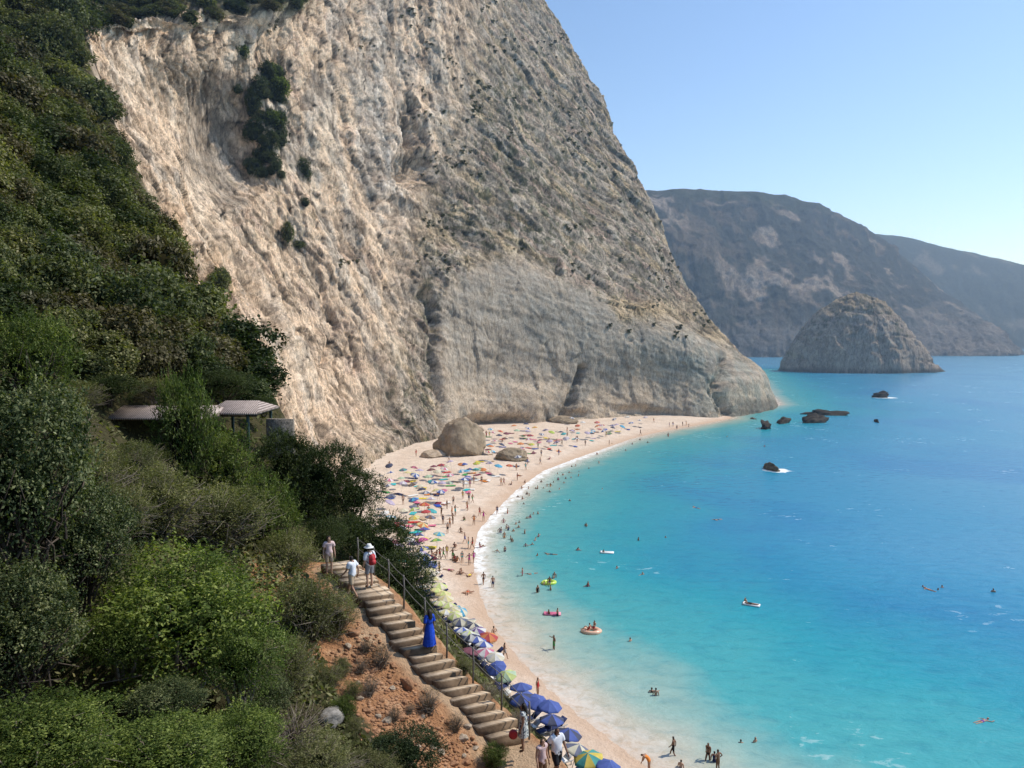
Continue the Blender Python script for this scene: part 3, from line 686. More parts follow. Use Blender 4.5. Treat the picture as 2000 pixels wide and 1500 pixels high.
c = mix(nt, c, red, ramp(nt, math_(nt, 'ADD', e_.outputs['Fac'], math_(nt, 'MULTIPLY', math_(nt, 'SUBTRACT', n2, .5), .7)), [(.35, 0), (.6, 1)]))
c = mix(nt, c, (.46, .33, .21), math_(nt, 'MULTIPLY', p_.outputs['Fac'], .8))
c = mix(nt, c, ramp(nt, n1, [(.3, (.42, .31, .22)), (.7, (.55, .45, .35))]), s_.outputs['Fac'])
L(nt, c, b.inputs['Base Color']); b.inputs['Roughness'].default_value = .95; b.inputs['Specular IOR Level'].default_value = .08
bump(nt, b, math_(nt, 'ADD', n2, math_(nt, 'MULTIPLY', n3, .3)), 1.0, .18)
tag(link('hillside', me, m), kind='structure')
BVH_H = BVHTree.FromPolygons([tuple(v) for v in vco], [tuple(p_.vertices) for p_ in me.polygons])
def hz(x, y):
    r = BVH_H.ray_cast(Vector((x, y, 400)), Vector((0, 0, -1)))
    return r[0].z if r[0] else 0.0


m = bpy.data.materials.new('sea_haze'); m.use_nodes = True; nt = m.node_tree; nt.nodes.clear()
out = nt.nodes.new('ShaderNodeOutputMaterial'); vs = nt.nodes.new('ShaderNodeVolumeScatter'); vs.inputs['Color'].default_value = (.5, .72, 1, 1); vs.inputs['Density'].default_value = .00031; vs.inputs['Anisotropy'].default_value = .2
nt.links.new(vs.outputs[0], out.inputs['Volume'])
hb = MB().box((1200, 1359, 128), (3400, 2548, 260)).mesh('haze')
tag(link('haze', hb, m), 'thin blue sea haze veiling the far headlands', 'haze', kind='stuff')
# ------------------------------------------------------------------ vegetation
def foliage_np(seed, n, leaf, nl=26, lobe=(.28, .5), flat=.85, shell=.35, aspect=.5, tuft=False, sprays=0):
    """leaf cards on lumpy clumps filling a unit crown (base at z=0, top near 2*flat)"""
    r = np.random.default_rng(seed)
    d = r.normal(size=(nl, 3)); d[:, 2] = d[:, 2] * .8 + .25; d /= np.linalg.norm(d, axis=1)[:, None]
    cen = d * r.uniform(.35, .75, (nl, 1)); rad = r.uniform(*lobe, nl)
    ltint = r.uniform(-.22, .22, nl)
    k = r.choice(nl, n, p=rad ** 2 / (rad ** 2).sum())
    u = r.normal(size=(n, 3)); u /= np.linalg.norm(u, axis=1)[:, None]
    u[:, 2] = np.where(r.random(n) < .6, np.abs(u[:, 2]), u[:, 2])
    rr = 1 - shell * r.random(n) ** 1.6 + r.random(n) * .4 * (r.random(n) < .14)
    sub = fbm(u * 2.3 + k[:, None] * 7.1, 2)
    pos = cen[k] + u * (rad[k] * rr * (1 + .55 * sub))[:, None]
    keep = np.ones(n, bool)
    for j in range(nl):
        keep &= ~((np.linalg.norm(pos - cen[j], axis=1) < rad[j] * .6))
    pos, u, k, sub = pos[keep], u[keep], k[keep], sub[keep]; n = len(pos)
    if sprays:
        j = r.choice(n, sprays); dirs = u[j] * .7 + r.normal(size=(sprays, 3)) * .35 + (0, 0, .55); dirs /= np.linalg.norm(dirs, axis=1)[:, None]
        m_ = 14; ln = r.uniform(.10, .30, sprays); tt = np.linspace(0, 1, m_)
        sp = pos[j][:, None] + dirs[:, None] * (ln[:, None] * tt)[..., None] + r.normal(size=(sprays, m_, 3)) * leaf * .7 * (1.2 - tt)[None, :, None]
        pos = np.vstack([pos, sp.reshape(-1, 3)]); u = np.vstack([u, dirs.repeat(m_, 0)]); k = np.concatenate([k, k[j].repeat(m_)]); sub = np.concatenate([sub, np.full(sprays * m_, .35)]); n = len(pos)
    tint = np.clip(.48 + ltint[k] + r.normal(0, .17, n) + .25 * sub, 0.02, 1)
    nrm = u * .6 + r.normal(size=(n, 3)) * .55 + (0, 0, .35); nrm /= np.linalg.norm(nrm, axis=1)[:, None]
    t = np.cross(nrm, r.normal(size=(n, 3))); t /= np.linalg.norm(t, axis=1)[:, None]
    if tuft: t = u * .8 + r.normal(size=(n, 3)) * .5; t /= np.linalg.norm(t, axis=1)[:, None]
    bt = np.cross(nrm, t); bt /= np.linalg.norm(bt, axis=1)[:, None]
    L_ = (leaf * r.uniform(.6, 1.5, n))[:, None]
    a, b_ = t * L_, bt * L_ * aspect
    fold = nrm * L_ * .18
    V = np.stack([pos - a, pos + b_ + fold - a * .1, pos + a, pos - b_ + fold - a * .1], 1).reshape(-1, 3)
    V[:, 2] = (V[:, 2] + .8) * flat
    Fq = np.arange(4 * n).reshape(n, 4)
    return V, Fq, tint.repeat(4)
def core_np(seed, s=.62, flat=.85, m=14):  # dark lump that paints the shade inside a crown
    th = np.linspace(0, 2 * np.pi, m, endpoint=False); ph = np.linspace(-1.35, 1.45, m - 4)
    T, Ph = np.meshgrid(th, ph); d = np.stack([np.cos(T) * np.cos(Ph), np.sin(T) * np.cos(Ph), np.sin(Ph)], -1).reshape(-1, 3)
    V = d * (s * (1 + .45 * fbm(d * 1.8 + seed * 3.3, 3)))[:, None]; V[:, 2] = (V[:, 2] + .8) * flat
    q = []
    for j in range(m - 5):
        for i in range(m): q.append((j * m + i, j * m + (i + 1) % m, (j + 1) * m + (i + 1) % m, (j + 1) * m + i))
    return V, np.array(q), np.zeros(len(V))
def crown_mesh(name, seed, n, leaf, core=.6, **kw):
    V, Fq, t = foliage_np(seed, n, leaf, **kw)
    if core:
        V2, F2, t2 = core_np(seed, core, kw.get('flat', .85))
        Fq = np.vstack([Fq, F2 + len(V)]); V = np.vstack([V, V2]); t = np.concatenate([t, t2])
    me = mesh_np(name, V, Fq); fattr(me, 'tint', t); return me
def twig_mesh(name, seed, n=60, rad=.012, reach=(.5, 1.02), flat=.85, trunk=.045):
    r = np.random.default_rng(seed); mb = MB()
    for k in range(4):
        d = np.array([r.normal() * .35, r.normal() * .35, 1]); pts = [np.array([d[0] * .15, d[1] * .15, -.28])]
        for j in range(4): pts.append(pts[-1] + d * np.array([.14, .14, .22]) + r.normal(size=3) * .05)
        mb.tube(pts, [trunk, trunk * .8, trunk * .6, trunk * .4, trunk * .2], 6)
    for k in range(n):
        d = r.normal(size=3); d[2] = d[2] * .7 + .3; d /= np.linalg.norm(d); e = d * r.uniform(*reach)
        st = np.array([r.normal() * .12, r.normal() * .12, -.1 + r.random() * .5])
        en = e + (0, 0, .8 * flat - .0); en[2] = max(en[2] * flat, .1)
        m1 = st * .5 + en * .5 + r.normal(size=3) * .1 + (0, 0, .08)
        mb.tube([st, m1, en], [rad * 1.6, rad, rad * .4], 4)
    return mb.mesh(name)

LM = {
 'maquis': leaf_material('maquis_leaf', (.024, .031, .017), (.088, .105, .047), (.21, .22, .095), .3, .3),
 'brown': leaf_material('brownish_maquis_leaf', (.026, .024, .013), (.082, .074, .040), (.17, .15, .08), .3, .25),
 'bright': leaf_material('bright_leaf', (.018, .028, .009), (.078, .118, .026), (.30, .35, .085), .42, .12),  # light tint raised to paint in sunlit leaves
 'dark': leaf_material('dark_glossy_leaf', (.013, .019, .009), (.045, .068, .026), (.25, .265, .12), .3, .15),
 'olive': leaf_material('olive_leaf', (.028, .030, .015), (.115, .125, .050), (.31, .29, .145), .38, .15),
 'pine': leaf_material('pine_needle', (.018, .027, .011), (.080, .115, .032), (.25, .28, .09), .38, .15),
 'dense': leaf_material('dense_dark_leaf', (.010, .016, .007), (.036, .054, .020), (.105, .125, .042), .3, .15),
 'dry': leaf_material('dry_twig_leaf', (.03, .022, .014), (.115, .085, .055), (.24, .18, .12), .25, .15),
 'scrub': leaf_material('cliff_scrub_leaf', (.02, .024, .012), (.065, .075, .03), (.14, .15, .06), .25, .3),
}
BARK = simple('grey_bark', (.20, .165, .13), .9, .3, 14, .1)
BARK2 = simple('dark_bark', (.085, .065, .05), .9, .3, 14, .1)
# ---- hillside shrubs: six meshes shared by all
SH = [crown_mesh('hill_shrub_%s' % w_, 100 + k, 7000, lf, .55, sprays=60, nl=30, lobe=(.2, .46), flat=fl, shell=.45) for k, (w_, lf, fl) in enumerate([('a', .05, .85), ('b', .045, .8), ('c', .055, 1.0), ('d', .048, .9), ('e', .05, .75), ('f', .044, .95)])]
LOW = [crown_mesh('hill_shrub_low_%d' % k, 130 + k, 3000, .062, .55, nl=22, lobe=(.22, .46), flat=.75, shell=.45) for k in range(3)]
cand = []
r = np.random.default_rng(11)
poly_hill = np.array([(-60, -20), (580, -20), (400, 22), (215, 45), (160, 105), (215, 235), (295, 430), (375, 590), (490, 705), (545, 780), (470, 790), (350, 770), (200, 780), (80, 680), (-60, 640)], float)
px_ = np.column_stack([r.uniform(-60, 580, 2600), r.uniform(-20, 790, 2600)])
px_ = px_[inside(px_, poly_hill)]
spots = []
for u, v in px_:
    pt, nr = cast(BVH_H, u, v)
    if pt is None or pt.y > 175: continue
    d = pt.y
    rad = (1.0 + .019 * d) * r.uniform(.7, 1.5)
    if seg_dist(np.array([[pt.x, pt.y]]), EDGE)[0] < .55 * rad: continue
    if all((pt - q[0]).length > .52 * (rad + q[1]) for q in spots): spots.append((pt, rad, u, v))
spots.sort(key=lambda q: -q[1] / q[0].y)
spots = spots[:285]
names_k = [('maquis', 'dark green maquis shrub'), ('maquis', 'dark green maquis shrub'), ('brown', 'brownish maquis shrub'), ('olive', 'grey-green maquis shrub'), ('dense', 'deep green maquis shrub'), ('maquis', 'dark green maquis shrub')]
for pt, rad, u, v in spots:
    k = r.integers(0, 6); mk, base = names_k[k]
    if r.random() < .18 * (v > 250) and k in (0, 1): mk, base = 'brown', 'brownish maquis shrub'
    far = pt.y > 95
    edge_d = seg_dist(np.array([[pt.x, pt.y]]), EDGE)[0]
    place = 'along the rim of the pale slide' if edge_d < 5 else ('on the top slope at the upper left' if v < 180 else ('on the middle of the left hillside' if v < 430 else 'on the lower hillside above the shelter roofs'))
    o = bpy.data.objects.new('shrub', (LOW[k % 3] if far and rad / pt.y < .024 else SH[k])); COL.objects.link(o)
    if not o.data.materials: o.data.materials.append(None)
    o.material_slots[0].link = 'OBJECT'; o.material_slots[0].material = LM[mk]
    sc = rad * 1.12
    o.location = pt - Vector((0, 0, .45 * rad)); o.scale = (sc * r.uniform(.9, 1.25), sc * r.uniform(.9, 1.25), sc * r.uniform(.95, 1.35)); o.rotation_euler = (r.uniform(-.15, .15), r.uniform(-.1, .25), r.uniform(0, 6.28))
    later(o, base + ' ' + place, 'shrub', 'maquis shrubs on the hillside', 'from the top')
# shrubs along the very top of the cliff
for k in range(95):
    u, v = r.uniform(160, 600), r.uniform(-25, 52)
    if v > 50 - max(0, u - 300) * .13: continue
    pt, n_ = cast(BVH_C, u, v)
    if pt is None: continue
    rad = r.uniform(1.4, 3.0)
    o = bpy.data.objects.new('shrub', LOW[k % 3]); COL.objects.link(o)
    o.material_slots[0].link = 'OBJECT'; o.material_slots[0].material = LM[('maquis', 'dense', 'maquis', 'brown')[k % 4]]
    o.location = pt - Vector((0, 0, .5 * rad)); o.scale = (rad * 1.3, rad * 1.1, rad); o.rotation_euler = (0, 0, k * 1.7)
    later(o, 'dark shrub on the brow above the pale slide', 'shrub', 'maquis shrubs on the hillside', 'from the left')
# ---- undergrowth between them: leaves nobody could count
gx = np.concatenate([r.uniform(-110, 6, 130000), r.uniform(-16, 3, 60000)]); gy = np.concatenate([r.uniform(9, 175, 130000), r.uniform(9, 32, 60000)])
gz = hill_z(np.column_stack([gx, gy]))
uv = np.array([1000 + F * gx / (FWD[1] * gy + FWD[2] * (gz - 30)), 750 - F * (UP[1] * gy + UP[2] * (gz - 30)) / (FWD[1] * gy + FWD[2] * (gz - 30))]).T
dst = seg_dist(np.column_stack([gx, gy]), STAIR[:, :2]); eout = inside(np.column_stack([gx, gy]), EPOLY)
earthz = line_d(uv[:, 0], uv[:, 1], [(700, 1260), (740, 1360), (800, 1420), (870, 1480)])
ok = (uv[:, 0] > -80) & (uv[:, 0] < 1150) & (uv[:, 1] > -40) & (uv[:, 1] < 1560) & (dst > 1.5) & ~eout & (earthz > 75) & (gz > 2.6)
ok &= r.random(len(gx)) < np.clip(28 / np.maximum(gy, 20) + .45, 0, 1)
g = np.column_stack([gx, gy, gz])[ok]; n = len(g)
sz = (.026 + .0027 * g[:, 1]) * r.uniform(.6, 1.5, n); g[:, 2] += sz * r.uniform(.2, 1.6, n)
nr = r.normal(size=(n, 3)) * .6 + (.2, -.2, .8); nr /= np.linalg.norm(nr, axis=1)[:, None]
t = np.cross(nr, r.normal(size=(n, 3))); t /= np.linalg.norm(t, axis=1)[:, None]; bt = np.cross(nr, t)
V = np.stack([g - t * sz[:, None], g + bt * sz[:, None] * .5, g + t * sz[:, None], g - bt * sz[:, None] * .5], 1).reshape(-1, 3)
me = mesh_np('undergrowth', V, np.arange(4 * n).reshape(n, 4)); fattr(me, 'tint', np.clip(r.normal(.45, .2, n) + .3 * fbm(g / 6., 2), 0, 1).repeat(4))
tag(link('undergrowth', me, LM['olive']), 'low green and dry undergrowth covering the soil of the hillside', 'undergrowth', kind='stuff')

# ---- near trees and bushes, each with trunk and crown
FM = {}
def near_mesh(kind, var):
    key = (kind, var)
    if key not in FM:
        sd_ = 200 + var * 13 + len(kind)
        if kind == 'bright': c_ = crown_mesh('crown_bright', sd_, 40000, .019, .36, sprays=420, nl=80, lobe=(.10, .36), flat=.82, shell=.5, aspect=.42)
        elif kind == 'dark': c_ = crown_mesh('crown_dark', sd_, 34000, .019, .3, sprays=420, nl=64, lobe=(.10, .36), flat=.9, shell=.6, aspect=.5)
        elif kind == 'olive': c_ = crown_mesh('crown_olive', sd_, 24000, .021, .3, sprays=420, nl=46, lobe=(.17, .34), flat=.8, shell=.7, aspect=.3)
        elif kind == 'pine': c_ = crown_mesh('crown_pine', sd_, 20000, .030, .36, sprays=420, nl=52, lobe=(.15, .32), flat=1.0, shell=.5, aspect=.26, tuft=True)
        elif kind == 'dense': c_ = crown_mesh('crown_dense', sd_, 30000, .024, .34, sprays=260, nl=60, lobe=(.22, .4), flat=.85, shell=.3, aspect=.4, tuft=True)
        elif kind == 'dry': c_ = crown_mesh('crown_dry', sd_, 9000, .03, 0, nl=36, lobe=(.15, .4), flat=.9, shell=.9, aspect=.16, tuft=True)
        t_ = twig_mesh('trunk_' + kind, sd_ + 5, {'bright': 40, 'dark': 60, 'olive': 150, 'pine': 50, 'dense': 20, 'dry': 110}[kind], {'olive': .007, 'dry': .012}.get(kind, .011), reach=(.6, 1.12) if kind in ('olive', 'dry') else (.5, .95), flat={'pine': 1.0, 'dry': .9}.get(kind, .82))
        FM[key] = (c_, t_)
    return FM[key]
def plant(u, v, rp, y, kind, label, cat='bush', group=None, sq=1.0, var=0, wide=1.0, tilt=0):
    """a bush or tree whose crown is centred where the survey pixel says, standing on the slope below"""
    c = P(u, v, y); rad = rp * y / F
    if rp <= 36 and u > 630:            # small plants stand right on the bank
        hit = cast(BVH_H, u, min(v + .75 * rp, 1499))[0]
        if hit is not None and hit.y < 45: rad = rp * hit.y / F; c = np.array(hit) + (0, 0, .75 * rad * sq)
    name = {'pine': 'pine_tree', 'dense': 'evergreen_tree', 'dark': 'broadleaf_tree', 'bright': 'mastic_bush', 'olive': 'scrub_bush', 'dry': 'dry_bush'}[kind]
    cm, tm = near_mesh(kind, var)
    o = empty(name, (c[0], c[1], c[2] - .8 * rad * sq), random.uniform(0, 6.28))
    o.scale = (rad * wide, rad * wide, rad * sq); o.rotation_euler[0] = tilt
    k = link('crown', cm, LM[kind], o); link('trunk', tm, BARK if kind in ('olive', 'dry', 'bright') else BARK2, o)
    tag(o, label, cat, group); return o
NEAR = [
 (350, 1185, 190, 18, 'bright', 'big bright green rounded bush filling the lower left of the slope', 1.0, 0, 1.12),
 (470, 1275, 105, 17, 'bright', 'bright green bush hanging to the right of the big rounded bush', 1.1, 1, 1.),
 (235, 1240, 95, 16.5, 'bright', 'yellow-green sprig bush at the left foot of the big rounded bush', .9, 1, 1.),
 (40, 930, 175, 16, 'dark', 'tall dark broadleaf tree at the left edge of the photo', 1.5, 0, 1.),
 (30, 1220, 150, 14, 'dark', 'shadowy dark broadleaf tree low on the left edge', 1.2, 1, 1.),
 (155, 1050, 120, 17.5, 'dark', 'dark broadleaf tree between the left edge and the bright bush', 1.3, 1, 1.),
 (60, 720, 95, 32, 'pine', 'light green pine on the slope at the left edge', 1.2, 0, 1.),
 (110, 805, 80, 29, 'olive', 'brownish twiggy scrub bush beside the left end of the shelter roof', 1.2, 1, 1.),
 (165, 925, 95, 25, 'olive', 'olive green scrub with yellow leaves below the left roof', 1.1, 0, 1.),
 (365, 860, 112, 36, 'pine', 'tall pine standing in front of the shelter and hiding its middle', 1.3, 0, .62),
 (262, 905, 75, 33, 'olive', 'olive green bush in front of the left roof end', 1.1, 2, 1.),
 (440, 925, 85, 37, 'pine', 'pine with open branches left of the shelter post', 1.1, 1, 1.),
 (300, 960, 100, 27, 'olive', 'grey twiggy scrub above the big bright bush', 1., 1, 1.2),
 (430, 1000, 105, 29, 'olive', 'olive scrub with bare pinkish twigs in mid slope', 1., 0, 1.2),
 (510, 1010, 90, 32, 'pine', 'feathery green pine sapling in mid slope', 1.1, 2, 1.),
 (560, 1085, 80, 30, 'olive', 'olive scrub bush left of the top of the stairs', 1.1, 2, 1.),
 (635, 1050, 48, 34, 'dense', 'small rounded evergreen at the top of the stairs', 1.2, 0, 1.),
 (560, 900, 72, 46, 'dense', 'dark evergreen tree at the foot of the shelter wall', 1.25, 0, 1.),
 (625, 925, 84, 45, 'dense', 'broad dark evergreen tree in the middle of the clump below the shelter', 1.15, 1, 1.),
 (690, 960, 64, 46, 'dense', 'dark evergreen tree at the beach end of the clump below the shelter', 1.1, 2, 1.),
 (580, 985, 70, 44, 'dense', 'shaded evergreen tree at the bottom of the clump below the shelter', 1., 1, 1.2),
 (742, 1062, 74, 40, 'dense', 'dark evergreen tree behind the two walkers in white', 1.1, 2, 1.1),
 (690, 1040, 45, 42, 'dense', 'dark evergreen tree between the rounded evergreen and the two walkers in white', 1.1, 0, 1.1),
 (782, 1122, 70, 35, 'dense', 'dark evergreen bush overhanging the upper railing', 1.1, 0, 1.1),
 (808, 1178, 46, 33.5, 'dense', 'dark evergreen bush at the lower end of the upper railing', 1.1, 1, 1.),
 (600, 1180, 95, 25, 'olive', 'grey-green scrub bush left of the upper stairs', 1.1, 0, 1.),
 (655, 1195, 58, 25.5, 'olive', 'pale green feathery scrub at the edge of the red bank', 1.1, 2, 1.),
 (555, 1290, 80, 21, 'olive', 'twiggy scrub bush above the bare dead branches', 1., 1, 1.),
 (90, 1430, 150, 10.5, 'bright', 'bright green bush in the bottom left corner', .8, 2, 1.2),
 (300, 1470, 140, 11.5, 'bright', 'light green bush at the bottom left, right of the corner bush', .75, 0, 1.2),
 (470, 1440, 110, 13, 'bright', 'light green leafy bush at the bottom, under the dead branches', .85, 1, 1.1),
 (610, 1490, 95, 15, 'olive', 'sunlit olive bush at the bottom edge left of the red bank', .8, 0, 1.2),
 (790, 1465, 75, 19, 'dense', 'low dark green bush at the bottom of the red bank', .7, 1, 1.2),
 (730, 1500, 60, 18, 'olive', 'low olive bush at the bottom edge below the red bank', .8, 2, 1.2),
 (672, 1385, 30, 22.5, 'pine', 'small green bush on the left side of the red bank', 1.1, 2, 1.),
 (640, 1320, 40, 22.5, 'olive', 'small dusty bush beside the upper red bank', 1.1, 1, 1.),
 (745, 1282, 28, 25.5, 'dry', 'brown dry thorn bush beside the middle stairs', 1.2, 0, 1.),
 (722, 1340, 26, 24, 'dry', 'grey dry thorn bush in the middle of the red bank', 1.2, 1, 1.),
 (668, 1300, 26, 24, 'olive', 'dusty scrub at the left border of the red bank', 1.1, 1, 1.),
 (752, 1448, 22, 21, 'pine', 'small fresh green bush low in the red bank', .9, 0, 1.2),
 (800, 1385, 14, 24.5, 'dry', 'tiny dry tuft next to the lower steps', 1.2, 1, 1.),
 (715, 1262, 17, 26, 'dry', 'straggly dry bush at the top of the red bank', 1.2, 0, 1.),
 (690, 1410, 20, 21.5, 'olive', 'grey-green weed clump in the lower red bank', .9, 2, 1.3),
 (705, 1300, 20, 25, 'dry', 'small brown dry bush high on the red bank', 1.2, 1, 1.),
 (770, 1395, 18, 24, 'dry', 'small dry tuft in the lower red bank', 1.2, 0, 1.),
 (690, 1345, 24, 23.5, 'olive', 'dusty green bush on the upper left of the red bank', 1.1, 0, 1.),
 (838, 1368, 32, 24.5, 'dry', 'brown dry thorn bush beside the lower stairs', 1.2, 1, 1.),
 (890, 1412, 22, 24, 'dry', 'yellowish dry tuft at the foot of the red bank', 1.2, 0, 1.),
 (965, 1492, 36, 22, 'pine', 'fresh green bush at the bottom of the stairs', .8, 0, 1.),
 (905, 1300, 22, 31, 'olive', 'small green weed outside the railing beside the blue dress', 1., 2, 1.3),
 (950, 1345, 24, 30, 'dry', 'straw-coloured dry bush outside the lower railing', .8, 1, 1.4),
 (1010, 1400, 26, 29, 'dry', 'straw-coloured dry bush outside the railing near the blue parasols', .8, 0, 1.4),
 (570, 1420, 60, 18, 'dry', 'tangle of grey dead branches left of the red bank', 1.1, 1, 1.4),
 (330, 1370, 60, 15, 'dark', 'shaded bush in the dark hollow under the big bright bush', .9, 1, 1.6),
 (520, 1360, 60, 18, 'dark', 'shaded bush right of the dark hollow', .9, 0, 1.2),
 (10, 1040, 90, 18, 'olive', 'pale twiggy bush at the left edge, halfway down', 1.1, 2, 1.),
 (215, 755, 42, 47, 'dense', 'dark shrub behind the left end of the kiosk roof', .9, 0, 1.4),
 (150, 765, 48, 40, 'olive', 'olive shrub up the slope left of the kiosk roof', .9, 2, 1.3),
 (300, 755, 36, 50, 'olive', 'olive shrub behind the kiosk roof beside the tall pine', .9, 0, 1.3),
 (440, 748, 40, 54, 'dense', 'dark shrub on the slope right behind the hipped shelter roof', .9, 2, 1.5),
 (515, 790, 26, 56, 'dense', 'green shrub at the cliff edge right of the hipped shelter roof', .9, 1, 1.2),
 (240, 985, 75, 23, 'olive', 'scrub with reddish twigs left of the big bright bush', 1.1, 1, 1.),
]
for u, v, rp, y, kind, lab, sq, var, wide in NEAR:
    if kind == 'maq': kind = 'dense'
    plant(u, v, rp, y, kind, lab, 'tree' if kind in ('pine', 'dense', 'dark') and 'bush' not in lab else 'bush', None, sq, var, wide)

# ---- trees and scrub on the cliff
CL = [(528, 145, 22), (505, 175, 20), (540, 185, 18), (500, 215, 18), (530, 235, 22), (505, 262, 20), (545, 270, 16), (520, 300, 22), (500, 330, 17), (540, 330, 15), (470, 105, 14), (600, 345, 14), (465, 178, 13), (598, 400, 11), (435, 570, 20), (560, 470, 16), (585, 480, 14), (430, 545, 14)]
CL += [(u + dx, v + dy, rp * .75) for (u, v, rp) in CL[:10] for dx, dy in ((9, 14), (-10, 9))]
for k, (u, v, rp) in enumerate(CL):
    pt, nr_ = cast(BVH_C, u, v)
    if pt is None: continue
    rad = 1.05 * rp * pt.y / F
    o = bpy.data.objects.new('cliff_tree', SH[k % 6]); COL.objects.link(o)
    o.material_slots[0].link = 'OBJECT'; o.material_slots[0].material = LM['bright' if k in (0, 2, 4, 10) else ('dense' if k < 14 or k > 17 else 'maquis')]
    o.location = pt - Vector((0, 0, .55 * rad)); o.scale = (rad * (.8 + .3 * (k % 3)), rad, rad * (1.0 + .25 * (k % 4))); o.rotation_euler = (.2 * math.sin(k), .25 * math.cos(2 * k), k * 1.3)
    later(o, ('sunlit bright green tree in the gully of the pale slide' if k in (0, 2, 4, 10) else 'dark green tree in the gully of the pale slide') if k < 10 or k == 12 or k > 17 else 'small shrub clinging to the pale cliff', 'tree' if k < 13 or k > 17 else 'shrub', 'trees and shrubs on the cliff', 'from the top')
V_, F_, T_ = [], [], []; nn_ = 0
bV, bF, bT = foliage_np(300, 70, .3, nl=6, lobe=(.3, .5))
for k in range(2600):
    u, v = r.uniform(440, 1420), r.uniform(-10, 660)
    dens = fbm(np.array([[u / 90., v / 60., 2.2]]), 3)[0]
    lim = .10 if u > 800 + (v - 200) * .15 else .27
    if v > 545 and u < 1180: continue
    if dens < lim: continue
    pt, n_ = cast(BVH_C, u, v)
    if pt is None: continue
    rad = r.uniform(.35, .95) * (1.25 if u > 900 else .9)
    V_.append(bV * rad + np.array(pt) - (0, 0, .5 * rad)); F_.append(bF + nn_); T_.append(bT * r.uniform(.5, 1.2)); nn_ += len(bV)
me = mesh_np('cliff_scrub', np.vstack(V_), np.vstack(F_)); fattr(me, 'tint', np.clip(np.concatenate(T_), 0, 1))
tag(link('cliff_scrub', me, LM['scrub']), 'dark scattered scrub dotting the ledges of the big cliff', 'scrub', kind='stuff')
V_, F_, T_ = [], [], []; nn_ = 0
# ------------------------------------------------------------------ stones
def rock_mesh(name, seed, sub=4, sq=.7, amp=.35, chop=(.55, .85)):
    bm = bmesh.new(); bmesh.ops.create_icosphere(bm, subdivisions=sub, radius=1)
    v = np.array([q.co for q in bm.verts]); rr = np.random.default_rng(seed)
    for k in range(12):         # chop flat faces
        n_ = rr.normal(size=3); n_ /= np.linalg.norm(n_); d_ = rr.uniform(*chop)
        over = np.maximum(v @ n_ - d_, 0); v = v - n_ * over[:, None] * .9
    v = v * (1 + amp * fbm(v * 1.6 + seed * 5.1, 4) + .1 * fbm(v * 6 + seed, 3))[:, None]; v[:, 2] *= sq
    for q, c_ in zip(bm.verts, v): q.co = c_
    me = bpy.data.meshes.new(name); bm.to_mesh(me); bm.free()
    me.polygons.foreach_set('use_smooth', np.ones(len(me.polygons), dtype=bool)); return me
def stone_mat(name, a, b_, sc=3, bd=.05):
    m, nt, b, o = mat(name); co = objco(nt); n1 = noise(nt, sc, 7, .7, co); n2 = noise(nt, sc * .4, 3, .5, co)
    c = mix(nt, ramp(nt, n1, [(.3, a), (.7, b_)]), ramp(nt, n2, [(.3, .75), (.7, 1.15)]), 1.0, 'MULTIPLY')
    L(nt, c, b.inputs['Base Color']); b.inputs['Roughness'].default_value = .9; b.inputs['Specular IOR Level'].default_value = .1
    bump(nt, b, n1, 1.0, bd); return m
ST_RED = stone_mat('terracotta_stone', (.22, .10, .05), (.48, .27, .15), 2.5)
ST_TAN = stone_mat('tan_stone', (.28, .21, .14), (.55, .44, .33), 2.5)
ST_GREY = stone_mat('grey_stone', (.16, .145, .125), (.36, .33, .29), 2.5)
ST_BOULD = stone_mat('boulder_rock', (.17, .13, .085), (.44, .35, .245), 3.2, .4)
ST_WET = stone_mat('wet_dark_rock', (.018, .016, .014), (.085, .07, .055), 2.2, .1)
ST_AWASH = stone_mat('brown_awash_rock', (.06, .05, .035), (.26, .21, .15), 2.2, .1)
RM = [rock_mesh('stone_%d' % k, k + 1, 3) for k in range(6)]
BM_ = [rock_mesh('boulder_%d' % k, k + 21, 5, .8, .2, (.72, .95)) for k in range(3)]
SR = [rock_mesh('sea_rock_%d' % k, k + 41, 4, .7, .75, (.4, .75)) for k in range(4)]
def put_rock(name, me, m, loc, sc, rz, lab, cat='rock', group=None):
    o = bpy.data.objects.new(name, me); COL.objects.link(o)
    if not me.materials: me.materials.append(None)
    o.material_slots[0].link = 'OBJECT'; o.material_slots[0].material = m
    o.location = loc; o.scale = sc; o.rotation_euler = (0, 0, rz); tag(o, lab, cat, group); return o
for k, ((u, v, ww, h_, lab), xy) in enumerate(zip(ROCKS_SEA, ROCK_XY)):
    y = np.linalg.norm(xy); a = ww * y / F / 2; hh = h_ * y / F
    put_rock('sea_rock', SR[k % 4], ST_AWASH if 'brown' in lab or 'tiny' in lab else ST_WET, (xy[0], xy[1], .1 * hh), (a * 1.15, a * .5, hh * 1.7), k * .4 - .5, lab, 'rock', 'rocks standing in the sea')
for u, v, ww, h_, k, rz, lab in [(897, 889, 94, 70, 0, .4, 'huge rounded brown boulder on the beach at the foot of the cliff'),
                                 (845, 893, 50, 13, 1, 1., 'low flat slab of rock beside the huge boulder'),
                                 (1000, 899, 58, 22, 2, .2, 'low brown rock among the parasols seaward of the huge boulder'),
                                 (935, 842, 26, 10, 1, 2., 'small block fallen at the cave mouth behind the huge boulder'),
                                 (1100, 826, 60, 12, 0, 2.4, 'pale low rock shelf at the foot of the cliff by the beach cave')]:
    c_ = GB(u, v); a = ww * c_[1] / F / 2; hh = h_ * c_[1] / F
    put_rock('boulder', BM_[k], ST_BOULD if k != 1 else ST_TAN, (c_[0], c_[1] + a * .5, c_[2] + hh * .25), (a * 1.12, a * .9, hh * .95), rz, lab, 'boulder', 'boulders on the beach')
